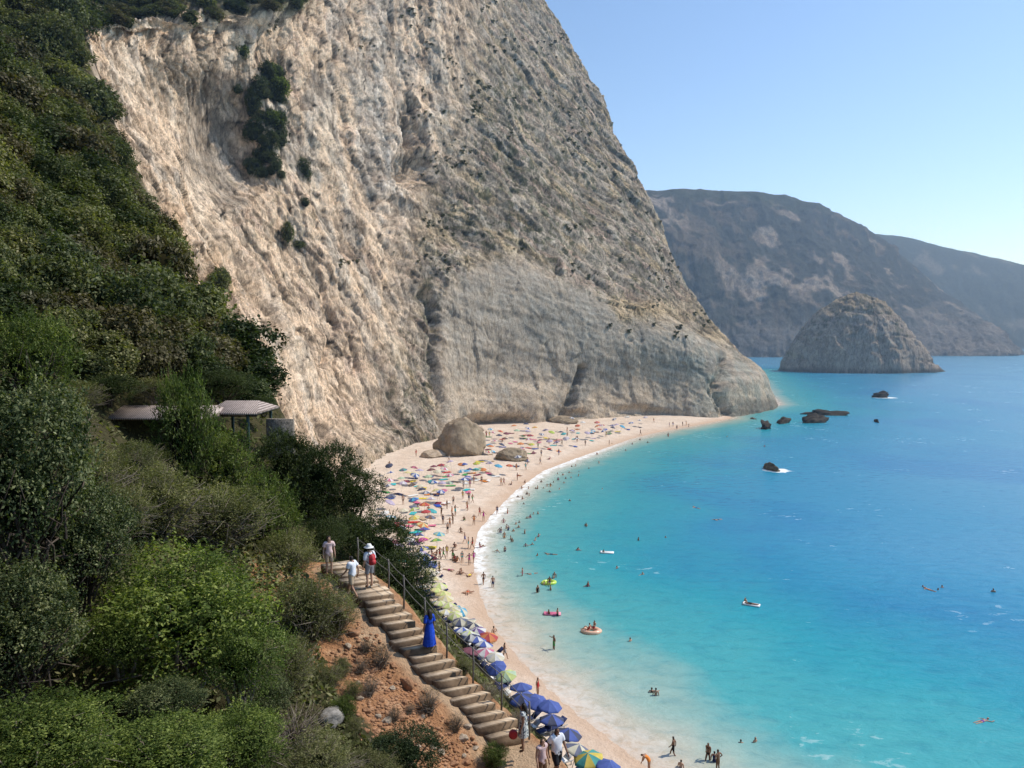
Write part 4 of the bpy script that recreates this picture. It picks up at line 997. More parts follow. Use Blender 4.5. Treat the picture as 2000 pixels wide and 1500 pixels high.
def on_hill(u, v):
    p_, n_ = cast(BVH_H, u, v); return p_
STN = [(690, 1238, 14, 'red'), (702, 1288, 12, 'red'), (793, 1338, 24, 'slab'), (784, 1402, 16, 'red'), (806, 1424, 9, 'red'), (903, 1442, 15, 'tan'), (912, 1420, 10, 'tan'), (768, 1300, 9, 'red'), (737, 1400, 9, 'tan'),
       (716, 1428, 9, 'red'), (862, 1472, 12, 'tan'), (884, 1492, 12, 'red'), (696, 1312, 9, 'red'), (680, 1262, 10, 'tan'), (664, 1248, 10, 'red'), (760, 1432, 8, 'red'), (826, 1402, 8, 'tan'), (852, 1436, 9, 'red'), (640, 1410, 34, 'grey'),
       (818, 1458, 7, 'tan'), (745, 1370, 8, 'red'), (776, 1362, 7, 'red'), (700, 1335, 7, 'tan'), (928, 1462, 9, 'tan'), (905, 1478, 8, 'tan'), (872, 1412, 8, 'red'), (710, 1260, 8, 'red'), (655, 1290, 9, 'red'), (722, 1448, 7, 'tan'), (790, 1440, 7, 'red'), (670, 1290, 13, 'red'), (715, 1390, 12, 'red'), (755, 1410, 13, 'tan'), (820, 1440, 14, 'red'), (845, 1462, 11, 'tan'), (730, 1310, 12, 'red'), (790, 1375, 11, 'red'), (700, 1365, 11, 'tan'), (910, 1490, 13, 'red'), (765, 1345, 9, 'tan'), (685, 1375, 12, 'red'), (735, 1430, 11, 'red')]
for k, (u, v, rp, kd) in enumerate(STN):
    p_ = on_hill(u, v)
    if p_ is None: continue
    a = rp * p_.y / F
    o = put_rock('stone', RM[k % 6], {'red': ST_RED, 'tan': ST_TAN, 'slab': ST_RED, 'grey': ST_GREY}[kd], p_ + Vector((0, 0, .12 * a)), (a, a * (.8 if kd != 'slab' else .5), a * (.85 if kd != 'grey' else 1.1)), k * 1.1, None, None)
    lab = {'red': 'rust red stone on the bare earth bank', 'tan': 'pale tan stone on the bare earth bank', 'slab': 'long tilted red slab on the bank beside the stairs', 'grey': 'grey sloping slab of rock left of the earth bank'}[kd]
    later(o, lab, 'stone', 'stones on the earth bank', 'from the top')
rr = np.random.default_rng(77); V_, F_ = [], []; nq = 0
base = np.array([q.co for q in rock_mesh('gravel_seed', 60, 1).vertices]); bt_ = np.array([p_.vertices for p_ in bpy.data.meshes['gravel_seed'].polygons])
bpy.data.meshes.remove(bpy.data.meshes['gravel_seed'])
for k in range(2600):
    t = rr.uniform(0, 1); q = np.array([(690, 1240), (745, 1360), (800, 1420), (880, 1485)]); i = min(int(t * 3), 2); c_ = q[i] + (q[i + 1] - q[i]) * (t * 3 - i)
    p_ = on_hill(c_[0] + rr.normal() * 38, c_[1] + rr.normal() * 22)
    if p_ is None or p_.y > 34 or seg_dist(np.array([[p_.x, p_.y]]), STAIR[:, :2])[0] < .85: continue
    V_.append(base * (.02 + .10 * rr.random() ** 3) * np.array([1, 1, .7]) + np.array(p_)); F_.append(bt_ + nq); nq += len(base)
me = mesh_np('rubble', np.vstack(V_), np.vstack(F_)); tag(link('rubble', me, ST_RED), 'loose rust red rubble strewn over the earth bank', 'rubble', kind='stuff')

# ------------------------------------------------------------------ stairs and railing
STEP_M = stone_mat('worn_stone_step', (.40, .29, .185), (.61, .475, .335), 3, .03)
RISER_M = stone_mat('painted_shade_riser', (.10, .065, .04), (.22, .15, .095), 3, .03)  # dark brown paints the shade on the risers
seg = np.linalg.norm(np.diff(STAIR[:13], axis=0), axis=1); cum = np.concatenate([[0], np.cumsum(seg)])
def on_stair(s_):
    i = min(max(np.searchsorted(cum, s_) - 1, 0), 11); t = (s_ - cum[i]) / seg[i]; return STAIR[i] + (STAIR[i + 1] - STAIR[i]) * t
E_ = np.array([.91, .41, 0]); E_ /= np.linalg.norm(E_)
stair = empty('stairway', STAIR[12]); tag(stair, 'long flight of worn tan stone steps going down the red bank', 'stairs')
NS = 26
for k in range(NS):
    a, b_ = on_stair(cum[-1] * k / NS), on_stair(cum[-1] * (k + 1) / NS)
    z = (a[2] + b_[2]) / 2 + .02 + .022 * math.sin(k * 2.7); wd = .60 + .10 * math.sin(k * 1.9)
    a = a - STAIR[12]; b_ = b_ - STAIR[12]; z -= STAIR[12][2]
    top = [a - E_ * wd, a + E_ * wd, b_ + E_ * wd, b_ - E_ * wd]
    V = np.array([[*q[:2], z - .5] for q in top] + [[*q[:2], z + .018 * math.sin(k * 1.7 + j * 2.1)] for j, q in enumerate(top)])
    me = mesh_np('step', V, np.array([(0, 3, 2, 1), (4, 5, 6, 7), (0, 1, 5, 4), (1, 2, 6, 5), (2, 3, 7, 6), (3, 0, 4, 7)]))
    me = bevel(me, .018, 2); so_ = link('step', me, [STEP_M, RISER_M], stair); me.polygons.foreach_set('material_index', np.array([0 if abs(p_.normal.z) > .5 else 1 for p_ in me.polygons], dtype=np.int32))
RAIL_M = simple('weathered_railing_metal', (.16, .14, .12), .6, .25, 20, .4)
rail = empty('railing', STAIR[6]); tag(rail, 'rusty post and twin rail handrail along the seaward side of the stairs', 'railing')
tops = []
for s_ in np.linspace(.02, .995, 9):
    c_ = on_stair(cum[-1] * s_) + E_ * .82 - STAIR[6]; tops.append(c_)
    mb = MB().tube([c_ + (0, 0, -.3), c_ + (.02, 0, .5), c_ + (.0, 0, 1.0)], [.035, .032, .03], 8)
    link('post', mb.mesh('post', True), RAIL_M, rail)
for hh in (.95, .55):
    pts_ = []
    for a, b_ in zip(tops[:-1], tops[1:]): pts_ += [a + (0, 0, hh), (a + b_) / 2 + (0, 0, hh - .04)]
    pts_.append(tops[-1] + (0, 0, hh))
    link('rail', MB().tube(pts_, .013, 6).mesh('rail', True), RAIL_M, rail)

# ------------------------------------------------------------------ shelter
ROOF_M, nt_, b_m, _o = mat('weathered_plank_roof')
co_ = objco(nt_, (1, 1, 1)); wv_ = N(nt_, 'TexWave', wave_type='BANDS', bands_direction='X', Scale=2.2, Distortion=1.2, Detail=2); L(nt_, co_, wv_.inputs[0])
cc = mix(nt_, ramp(nt_, wv_.outputs['Fac'], [(.1, (.16, .12, .10)), (.4, (.40, .32, .275)), (1, (.46, .375, .325))]), ramp(nt_, noise(nt_, 2.5, 5, .7, co_), [(.3, .7), (.7, 1.15)]), 1.0, 'MULTIPLY')
L(nt_, cc, b_m.inputs['Base Color']); b_m.inputs['Roughness'].default_value = .85; bump(nt_, b_m, wv_.outputs['Fac'], .6, .03)
POST_M = simple('dark_green_paint', (.025, .05, .04), .5, .2, 6, .35)
WALL_M = stone_mat('dry_stone_wall', (.07, .06, .05), (.42, .36, .29), 7, .12)
DARKW = simple('dark_timber', (.06, .045, .035), .8, .25, 5)
def roof_part(parent, o0, x0, x1, yf, yb, ze, zr, hip):
    """hipped roof slab with thickness, coordinates relative to the shelter base"""
    ym = (yf + yb) / 2; V = []
    for dz in (0, -.12):
        V += [(x0, yf, ze + dz), (x1, yf, ze + dz), (x1, yb, ze + dz), (x0, yb, ze + dz), (x0 + hip, ym, zr + dz), (x1 - hip, ym, zr + dz)]
    t = [(0, 1, 5, 4), (2, 3, 4, 5)]; b2 = [(j + 6 for j in reversed(q)) for q in t]
    F4 = [tuple(q) for q in t] + [tuple(q) for q in b2] + [(0, 6, 7, 1), (1, 7, 8, 2), (2, 8, 9, 3), (3, 9, 6, 0)]
    F3 = [(1, 2, 5), (3, 0, 4), (8, 7, 11), (6, 9, 10)]
    return link('roof', mesh_np('roof', np.array(V), [np.array(F4), np.array(F3)]), ROOF_M, parent)
g0 = np.array(P(465, 888, 51)); zg = g0[2]
pav = empty('shelter', g0); tag(pav, 'wooden shelter with hipped plank roof and dark green posts beside the cliff edge', 'shelter')
xr = P(527, 804, 49)[0] - g0[0] - .75; xl = P(398, 808, 49)[0] - g0[0]; ze = P(527, 806, 49)[2] - zg; zr = P(480, 776, 51.2)[2] - zg
roof_part(pav, g0, xl, xr, -2.2, 2.4, ze, ze + .62, .7)
for px__, py__ in ((xr - .75, -1.9), (xl + .4, -1.9), (xr - .5, 2.), (xl + .4, 2.)):
    link('post', bevel(MB().box((px__, py__, (ze - .3) / 2), (.17, .17, ze + .3)).mesh('post'), .01, 1), POST_M, pav)
link('beam', MB().box(((xl + xr) / 2, -1.9, ze - .2), (xr - xl - .3, .12, .16)).mesh('beam'), DARKW, pav)
link('stone_wall', bevel(MB().box((xr + .55, .9, ze * .22), (1.9, .5, ze * 1.1), jit=.03).mesh('stone_wall'), .02, 1), WALL_M, pav)
g1 = np.array(P(290, 880, 49)); zg = g1[2]
kio = empty('kiosk', g1); tag(kio, 'long low roofed kiosk half hidden by pines, with flat plank roof', 'kiosk')
xr = P(345, 800, 47)[0] - g1[0]; xl = P(196, 800, 47)[0] - g1[0]; ze = P(290, 816, 47)[2] - zg; zr = P(290, 788, 49)[2] - zg
roof_part(kio, g1, xl, xr + 2.0, -2.2, 2.2, ze, ze + .6, .15)
for px__, py__ in ((xl + .4, -1.9), (xr, -1.9), (xl + .4, 1.9), (xr, 1.9)):
    link('post', bevel(MB().box((px__, py__, (ze - .3) / 2), (.15, .15, ze + .3)).mesh('post'), .01, 1), POST_M, kio)
link('wall', bevel(MB().box(((xl + xr) / 2, 1.2, ze * .35), (xr - xl - .8, .2, ze * 1.05)).mesh('wall'), .02, 1), DARKW, kio)

# ------------------------------------------------------------------ people
def pose(kind):
    J = dict(pelvis=(0, 0, .95), belly=(0, 0, 1.10), chest=(0, -.01, 1.30), neck=(0, 0, 1.47), head0=(0, .02, 1.56), head1=(0, .025, 1.67))
    for s_, t in ((1, 'L'), (-1, 'R')):
        J.update({'sh' + t: (.17 * s_, 0, 1.41), 'el' + t: (.225 * s_, -.02, 1.14), 'wr' + t: (.245 * s_, .06, .91), 'ha' + t: (.245 * s_, .085, .82),
                  'hip' + t: (.085 * s_, 0, .88), 'kn' + t: (.10 * s_, .025, .49), 'an' + t: (.10 * s_, -.01, .08), 'to' + t: (.115 * s_, .13, .035)})
    face = (0, 1, 0)
    if kind == 'walk':
        J.update(knL=(.09, .19, .52), anL=(.09, .26, .10), toL=(.10, .40, .06), knR=(-.09, -.05, .49), anR=(-.09, -.30, .15), toR=(-.10, -.19, .05),
                 elL=(.22, -.13, 1.16), wrL=(.23, -.12, .92), haL=(.23, -.08, .84), elR=(-.22, .08, 1.15), wrR=(-.22, .24, .98), haR=(-.21, .31, .93))
    if kind == 'hips':
        J.update(elL=(.36, -.06, 1.18), wrL=(.19, .05, 1.02), haL=(.13, .08, .99), elR=(-.36, -.06, 1.18), wrR=(-.19, .05, 1.02), haR=(-.13, .08, .99), knL=(.13, .04, .49), anL=(.17, 0, .08), toL=(.20, .13, .035))
    if kind == 'reach':
        J.update(elL=(.40, .05, 1.30), wrL=(.60, .14, 1.34), haL=(.68, .17, 1.35), elR=(-.30, .02, 1.18), wrR=(-.44, .16, 1.08), haR=(-.50, .22, 1.06))
    if kind == 'bend':
        J.update(belly=(0, .10, 1.04), chest=(0, .30, 1.12), neck=(0, .44, 1.12), head0=(0, .52, 1.08), head1=(0, .62, 1.03),
                 shL=(.17, .36, 1.12), shR=(-.17, .36, 1.12), elL=(.2, .42, .84), wrL=(.17, .50, .62), haL=(.16, .54, .54), elR=(-.2, .42, .84), wrR=(-.17, .50, .62), haR=(-.16, .54, .54)); face = (0, .3, -1)
    if kind == 'sit':
        J.update(pelvis=(0, 0, .12), belly=(0, -.05, .27), chest=(0, -.10, .47), neck=(0, -.10, .64), head0=(0, -.07, .73), head1=(0, -.05, .84),
                 shL=(.17, -.10, .58), shR=(-.17, -.10, .58), elL=(.24, -.22, .34), wrL=(.24, -.32, .10), haL=(.25, -.38, .04), elR=(-.23, .05, .36), wrR=(-.18, .25, .42), haR=(-.16, .32, .42),
                 hipL=(.09, .05, .12), knL=(.12, .38, .40), anL=(.12, .66, .08), toL=(.12, .80, .05), hipR=(-.09, .05, .12), knR=(-.12, .44, .18), anR=(-.14, .84, .08), toR=(-.15, .93, .14))
    if kind == 'lie':
        J = {k: (v[0] * 1.05, v[2] - .9, .13 - v[1] * .4) for k, v in J.items()}; J['toL'] = (.14, -.86, .2); J['toR'] = (-.14, -.86, .2)
        J['elL'] = (.33, .28, .08); J['wrL'] = (.4, .05, .06); J['haL'] = (.42, -.03, .05); face = (0, 0, 1)
    if kind == 'swim':
        J = {k: (v[0], v[2] - .9, -.02 + (.25 if k.startswith('head') else 0) * .55) for k, v in J.items()}
        J.update(elL=(.36, .62, .0), wrL=(.36, .86, .03), haL=(.36, .95, .04), elR=(-.42, .36, -.04), wrR=(-.5, .12, -.05), haR=(-.52, .03, -.05)); face = (0, 1, .2)
    return {k: np.array(v, float) for k, v in J.items()}, np.array(face, float)
RADII = dict(pelvis=.135, belly=.115, chest=.135, neck=.052, head0=.085, head1=.082, sh=.062, el=.042, wr=.030, ha=.034, hip=.092, kn=.056, an=.038, to=.036)
BONES = [('pelvis', 'belly'), ('belly', 'chest'), ('chest', 'neck'), ('neck', 'head0'), ('head0', 'head1')] + [b_ for t in 'LR' for b_ in (('chest', 'sh' + t), ('sh' + t, 'el' + t), ('el' + t, 'wr' + t), ('wr' + t, 'ha' + t), ('pelvis', 'hip' + t), ('hip' + t, 'kn' + t), ('kn' + t, 'an' + t), ('an' + t, 'to' + t))]
def body_mesh(name, J, face, levels=1, detail=False, girth=1.0):
    keys = list(J); V = [J[k] for k in keys]; E = [(keys.index(a), keys.index(b_)) for a, b_ in BONES]
    rad = [RADII[k if k in RADII else k[:-1]] * (girth if k in ('pelvis', 'belly', 'chest', 'hipL', 'hipR') else 1) for k in keys]
    if detail:
        for t, sg in (('L', 1), ('R', -1)):
            d = J['ha' + t] - J['wr' + t]; d /= np.linalg.norm(d); side = np.cross(d, (sg, 0, 0.1)); side /= np.linalg.norm(side) + 1e-9
            rad[keys.index('ha' + t)] = .026
            for f_, (off, ln) in enumerate(((-.028, .052), (-.010, .066), (.009, .072), (.027, .064))):
                a = J['ha' + t] + side * off + d * .028; m_ = a + d * ln * .55; e = m_ + d * ln * .45 + np.array([-sg * .012, 0, 0])
                i0 = len(V); V += [a, m_, e]; rad += [.010, .0085, .007]; E += [(keys.index('ha' + t), i0), (i0, i0 + 1), (i0 + 1, i0 + 2)]
            a = J['wr' + t] + d * .035 + side * .035; e = a + d * .035 + side * .022; i0 = len(V); V += [a, e]; rad += [.011, .009]; E += [(keys.index('ha' + t), i0), (i0, i0 + 1)]
        ax_ = J['head1'] - J['head0']; ax_ /= np.linalg.norm(ax_); fc = face - ax_ * (face @ ax_); fc /= np.linalg.norm(fc)
        i0 = len(V); V += [J['head0'] * .6 + J['head1'] * .4 + fc * .098]; rad += [.015]; E += [(keys.index('head0'), i0)]
    me = bpy.data.meshes.new('tmp'); me.from_pydata([tuple(v) for v in V], E, []); ob = bpy.data.objects.new('tmp', me); COL.objects.link(ob)
    md = ob.modifiers.new('s', 'SKIN'); md.use_smooth_shade = True; md.branch_smoothing = .3
    sv = me.skin_vertices[0].data
    for i, r_ in enumerate(rad): sv[i].radius = (r_, r_); sv[i].use_root = (i == 0)
    sv[keys.index('chest')].radius = (.155 * girth, .105 * girth); sv[keys.index('pelvis')].radius = (.145 * girth, .115 * girth)
    sd_ = ob.modifiers.new('d', 'SUBSURF'); sd_.levels = levels; sd_.render_levels = levels
    dg_ = bpy.context.evaluated_depsgraph_get(); out = bpy.data.meshes.new_from_object(ob.evaluated_get(dg_)); out.name = name
    bpy.data.objects.remove(ob); bpy.data.meshes.remove(me)
    cen = np.array([p_.center for p_ in out.polygons]); best = np.full(len(cen), 1e9); bi = np.zeros(len(cen), int); bt = np.zeros(len(cen))
    for i, (a, b_) in enumerate(BONES):
        ab = J[b_] - J[a]; t = np.clip(((cen - J[a]) @ ab) / (ab @ ab), 0, 1); d = np.linalg.norm(cen - J[a] - t[:, None] * ab, axis=1) - (RADII[a if a in RADII else a[:-1]] * (1 - t) + t * RADII[b_ if b_ in RADII else b_[:-1]])
        m_ = d < best; best[m_] = d[m_]; bi[m_] = i; bt[m_] = t[m_]
    bn = np.array(['-'.join(q) for q in BONES])[bi]
    ax_ = J['head1'] - J['head0']; ax_ /= np.linalg.norm(ax_); fc = face - ax_ * (face @ ax_); fc /= np.linalg.norm(fc) + 1e-9
    rel = cen - J['head0']; al = rel @ ax_; fr = rel @ fc
    hair = ((bn == 'head0-head1') | (bn == 'neck-head0')) & (((fr < .015) & (al > -.05)) | (al > .135) | ((al > .09) & (fr < .06)))
    out.polygons.foreach_set('use_smooth', np.ones(len(out.polygons), dtype=bool))
    return out, bn, bt, hair, cen
def wear_mask(kind, bn, bt):
    pel = np.char.startswith(bn, 'pelvis'); th = np.char.startswith(bn, 'hip')
    if kind == 'trunks': return (pel & ~((bn == 'pelvis-belly') & (bt > .7))) | (th & (bt < .55))
    if kind == 'bikini': return (pel & ~((bn == 'pelvis-belly') & (bt > .45))) | (th & (bt < .1)) | ((bn == 'belly-chest') & (bt > .72)) | ((bn == 'chest-neck') & (bt < .12))
    return pel | (th & (bt < .1)) | (bn == 'belly-chest') | ((bn == 'chest-neck') & (bt < .3))
SKINS = [simple('skin_tone_%d' % k, c_, .55, .06, 6, .3) for k, c_ in enumerate([(.36, .20, .125), (.29, .155, .095), (.45, .27, .18), (.21, .11, .065), (.40, .225, .15)])]
HAIRS = [simple('hair_%d' % k, c_, .6, .2, 20, .3) for k, c_ in enumerate([(.018, .013, .01), (.05, .032, .02), (.09, .058, .03), (.025, .02, .018)])]
CLO = dict(black=(.015, .015, .018), navy=(.02, .03, .09), blue=(.03, .09, .38), red=(.50, .03, .03), pink=(.62, .16, .26), white=(.75, .74, .71), orange=(.68, .22, .04), green=(.06, .28, .08), yellow=(.72, .55, .06), turquoise=(.04, .42, .44),
           grey=(.25, .25, .26), maroon=(.20, .03, .06), purple=(.16, .06, .28), lime=(.46, .62, .08), lilac=(.52, .44, .58), brown=(.16, .085, .045), magenta=(.55, .03, .30), cyan=(.06, .40, .62), tan=(.48, .36, .24))
CM = {k: simple(k + '_fabric', v, .75, .1, 5, .2) for k, v in CLO.items()}
PM = {}
for kd in ('stand', 'walk', 'hips', 'reach', 'bend', 'sit', 'lie', 'swim'):
    J, fc = pose(kd); me0, bn, bt, hair, cen = body_mesh('body_' + kd, J, fc, 1)
    for wk in ('trunks', 'bikini', 'onepiece'):
        me = me0.copy(); mi = np.where(hair, 2, np.where(wear_mask(wk, bn, bt), 1, 0)).astype(np.int32); me.polygons.foreach_set('material_index', mi)
        for k in range(3): me.materials.append(None)
        PM[kd, wk] = me
prr = np.random.default_rng(5)
BODIES = []
def small_person(loc, kind, wk, col, base, cat='bather', group='people on the beach', how='from the top', rz=None, sc=None):
    o = bpy.data.objects.new('person', PM[kind, wk]); COL.objects.link(o)
    for k, m_ in enumerate((SKINS[prr.integers(0, 5)], CM[col], HAIRS[prr.integers(0, 4)])):
        o.material_slots[k].link = 'OBJECT'; o.material_slots[k].material = m_
    s_ = sc or prr.uniform(.92, 1.06)
    o.location = loc; o.scale = (s_,) * 3; o.rotation_euler = (0, 0, prr.uniform(0, 6.28) if rz is None else rz)
    later(o, base, cat, group, how); BODIES.append(o); return o
MEN = ['black', 'navy', 'blue', 'red', 'green', 'grey', 'orange', 'black', 'navy', 'turquoise', 'brown']; WOMEN = ['black', 'red', 'pink', 'white', 'navy', 'yellow', 'turquoise', 'purple', 'orange', 'black', 'magenta']
def pick(woman=None):
    w_ = prr.random() < .5 if woman is None else woman
    if w_: return ('bikini' if prr.random() < .7 else 'onepiece'), WOMEN[prr.integers(0, len(WOMEN))]
    return 'trunks', MEN[prr.integers(0, len(MEN))]
WN = {'trunks': 'swim shorts', 'bikini': 'bikini', 'onepiece': 'swimsuit'}
def z1(x, y): return 700 + x / 3.948, 780 + y / 3.948
def z2(x, y): return 600 + x / 3.3333, 1050 + y / 3.3333
def z3(x, y): return 600 + x / 2.1277, 400 + y / 2.1277
# standing on the sand (feet)
ST = [z1(*q) for q in [(732, 815), (805, 770), (852, 790), (880, 800), (683, 845), (747, 895), (722, 900), (838, 850), (892, 970), (935, 900), (652, 965), (728, 960), (688, 1035), (820, 1110), (628, 1235), (655, 1235), (683, 1215), (728, 1240), (800, 1262), (890, 1262), (848, 1150), (880, 1155),
      (1218, 550), (1305, 500), (1545, 432), (1402, 502), (1100, 665), (1122, 665), (1225, 625), (965, 940), (345, 812), (810, 690), (1385, 380), (1610, 255), (1690, 330), (1530, 350), (890, 650), (950, 655), (240, 535), (700, 480), (1010, 290), (985, 290), (1470, 345), (1410, 440), (1290, 545), (1910, 290), (860, 680), (640, 900), (540, 900), (1070, 890), (445, 440), (1570, 355), (1750, 360), (705, 990), (840, 860), (1610, 300)]]
ST += [z2(*q) for q in [(1215, 690), (1285, 795), (1500, 1045), (1055, 180), (860, 235)]] + [z3(*q) for q in [(1385, 958), (1505, 925), (1520, 922), (1560, 920), (1575, 918), (1255, 1000), (1440, 905), (745, 965), (1120, 985)]]
def zone(u, v):
    if v < 860 and u > 1180: return 'on the far spit'
    if v < 905: return 'beyond the huge boulder'
    if v < 985: return 'in front of the boulder'
    if v < 1090: return 'at mid beach'
    return 'below the stairs'
for k, (u, v) in enumerate(ST):
    wk, cl = pick(); kd = ('stand', 'walk', 'hips', 'walk', 'stand', 'reach')[k % 6]
    small_person(GB(u, v), kd, wk, cl, 'person in %s %s %s %s' % (cl, WN[wk], {'walk': 'walking', 'stand': 'standing', 'hips': 'posing', 'reach': 'arms held out'}[kd], zone(u, v)))
for u, v, kd in [(*z1(815, 935), 'sit'), (*z1(790, 1025), 'sit'), (*z1(742, 1145), 'sit'), (*z1(790, 1345), 'sit'), (*z1(740, 1235), 'sit'), (*z1(760, 1255), 'sit'), (*z1(1475, 465), 'sit'), (*z1(1350, 420), 'sit'), (*z1(660, 815), 'lie'), (*z1(700, 1320), 'lie'), (*z1(840, 1495), 'lie'), (*z1(940, 1145), 'sit'), (*z1(570, 1200), 'sit'), (*z1(600, 1210), 'sit'), (*z1(920, 290), 'sit'), (*z1(1330, 285), 'lie'),
                 (*z2(1000, 240), 'sit'), (*z2(1045, 362), 'lie'), (*z2(960, 150), 'sit'), (*z1(1110, 330), 'sit'), (*z1(1450, 370), 'lie'), (*z1(560, 915), 'lie'), (*z1(455, 850), 'sit'), (*z1(1000, 565), 'lie'), (*z1(1240, 590), 'lie'), (*z1(860, 1360), 'lie'), (*z1(1180, 660), 'sit')]:
    wk, cl = pick()
    small_person(GB(u, v), kd, wk, cl, 'person in %s %s %s %s' % (cl, WN[wk], 'sitting' if kd == 'sit' else 'lying', zone(u, v)))
# in the water: (pixel of the waterline, how deep)
WT = [(*z1(*q), d) for *q, d in [(1645, 520, 1.2), (1675, 515, 1.2), (1840, 425, 1.1), (1955, 345, 1.2), (1410, 640, 1.2), (1455, 670, 1.1), (1368, 688, 1.2), (1312, 690, 1.), (1427, 685, 1.25), (1475, 716, 1.2), (1285, 645, 1.), (1535, 575, 1.3), (1577, 585, 1.2), (1625, 565, 1.25), (1585, 645, 1.3), (1300, 735, 1.1), (1318, 742, 1.1), (1265, 770, 1.2), (1275, 808, 1.25),
      (1630, 784, 1.35), (1880, 692, 1.35), (1150, 880, .75), (1120, 950, .9), (1215, 963, 1.2), (1240, 950, 1.2), (1300, 918, 1.2), (1325, 910, 1.2), (1350, 885, 1.2), (1385, 884, 1.2), (1235, 990, 1.3), (1155, 1010, .8), (1145, 1000, .9), (1195, 1018, 1.2), (1100, 1030, .7), (1088, 1030, .8), (1283, 1035, 1.), (1125, 1072, .7), (1390, 1060, 1.2), (1365, 1088, 1.2), (1175, 1080, 1.), (1185, 1100, 1.), (1340, 1122, 1.3), (1290, 1135, 1.0), (1695, 1160, 1.2), (1130, 1175, .7), (1070, 1182, 1.1),
      (1380, 1205, 1.2), (1890, 1185, 1.2), (1755, 975, 1.2), (1265, 1360, .5), (1510, 1378, 1.1), (1770, 1440, 1.), (1382, 1490, .8), (1550, 693, 1.3), (1640, 605, 1.3), (1505, 640, 1.3), (1700, 560, 1.3), (1260, 690, 1.1), (1230, 755, 1.2)]]
WT += [(1231, 1252, 1.25), (1281, 1358, 1.1), (1273, 1352, 1.3), (1447, 1450, 1.3), (1475, 1449, 1.2), (1395, 1487, .9), (1802, 1146, 1.35), (1840, 1147, 1.25), (1832, 1152, 1.35), (1940, 1156, 1.3), (1148, 1146, 1.1), (1145, 1028, 1.25), (1300, 1050, 1.35), (1205, 1110, 1.35), (1255, 1122, 1.35), (1493, 872, 1.3), (1420, 853, 1.3), (1250, 860, 1.), (1265, 865, 1.2), (1305, 853, .6), (1330, 1498, 1.05), (1247, 1055, 1.3), (1128, 1075, 1.2), (1075, 1152, 1.1),
       (1235, 868, 1.1), (1222, 880, 1.2), (1170, 905, 1.1), (1130, 930, 1.2), (1090, 938, 1.1), (1105, 935, 1.2), (1075, 950, 1.), (1150, 915, 1.3), (1050, 955, .8), (1322, 838, .4), (1345, 834, .4)]
def wzone(u, v):
    if v < 900: return 'off the far end of the beach'
    if v < 985: return 'in the far curve of the bay'
    if v < 1100: return 'off the breaking wave' if u < 1120 else 'in turquoise water farther out'
    if v < 1300: return 'off the stairs' if u < 1350 else 'far out in blue water'
    return 'in the lower right shallows'
for k, (u, v, dep) in enumerate(WT):
    wk, cl = pick(); kd = ('stand', 'reach', 'hips', 'stand')[k % 4]; p_ = G(u, v, 0)
    if dep < .95: dt = 'wading in %s %s' % (cl, WN[wk])
    elif dep < 1.15: dt = 'standing waist-deep'
    else: dt = 'up to the shoulders'
    small_person((p_[0], p_[1], -dep), kd, wk, cl, 'bather %s %s' % (dt, wzone(u, v)), 'bather', 'bathers in the sea')
for u, v, rz_ in [(*z1(1340, 1345), 2.), (1918, 1409, -1.2), (1815, 1152, .5), (*z1(1485, 1195), 1.4), (1360, 992, .6), (1402, 1015, 2.)]:
    wk, cl = pick(); p_ = G(u, v, 0)
    small_person((p_[0], p_[1], .02), 'swim', wk, cl, 'swimmer lying flat in the water ' + wzone(u, v), 'swimmer', 'bathers in the sea', rz=rz_)
for u, v, kd, wk, cl, dep, rz_, lab in [(1315, 1474, 'walk', 'trunks', 'black', .35, 1.2, 'person in dark shorts walking shin-deep at the bottom of the photo'), (1082, 1268, 'reach', 'trunks', 'green', .3, 2., 'person in dark green shorts wading ashore below the blue dress'), (1383, 1484, 'walk', 'bikini', 'black', .45, 2.4, 'bather in dark bikini wading at the bottom, left of the pair'),
                                        (1402, 1502, 'hips', 'trunks', 'brown', .3, .6, 'bather in brown shorts at the bottom edge of the photo'), (1268, 1508, 'bend', 'onepiece', 'orange', .05, 1.0, 'person bending over at the water edge at the bottom of the photo'), (*z1(965, 1425), 'walk', 'bikini', 'black', .2, .4, 'person in black bikini wading out through the foam'), (*z1(1037, 1450), 'stand', 'trunks', 'navy', .3, .2, 'person in navy shorts standing still in the wash'),
                                        (1305, 853, 'stand', 'trunks', 'red', .4, 1., 'bather in red shorts wading off the far sand spit')]:
    p_ = G(u, v, 0); small_person((p_[0], p_[1], -dep), kd, wk, cl, lab, 'bather', 'bathers in the sea', rz=rz_, sc=1.02)

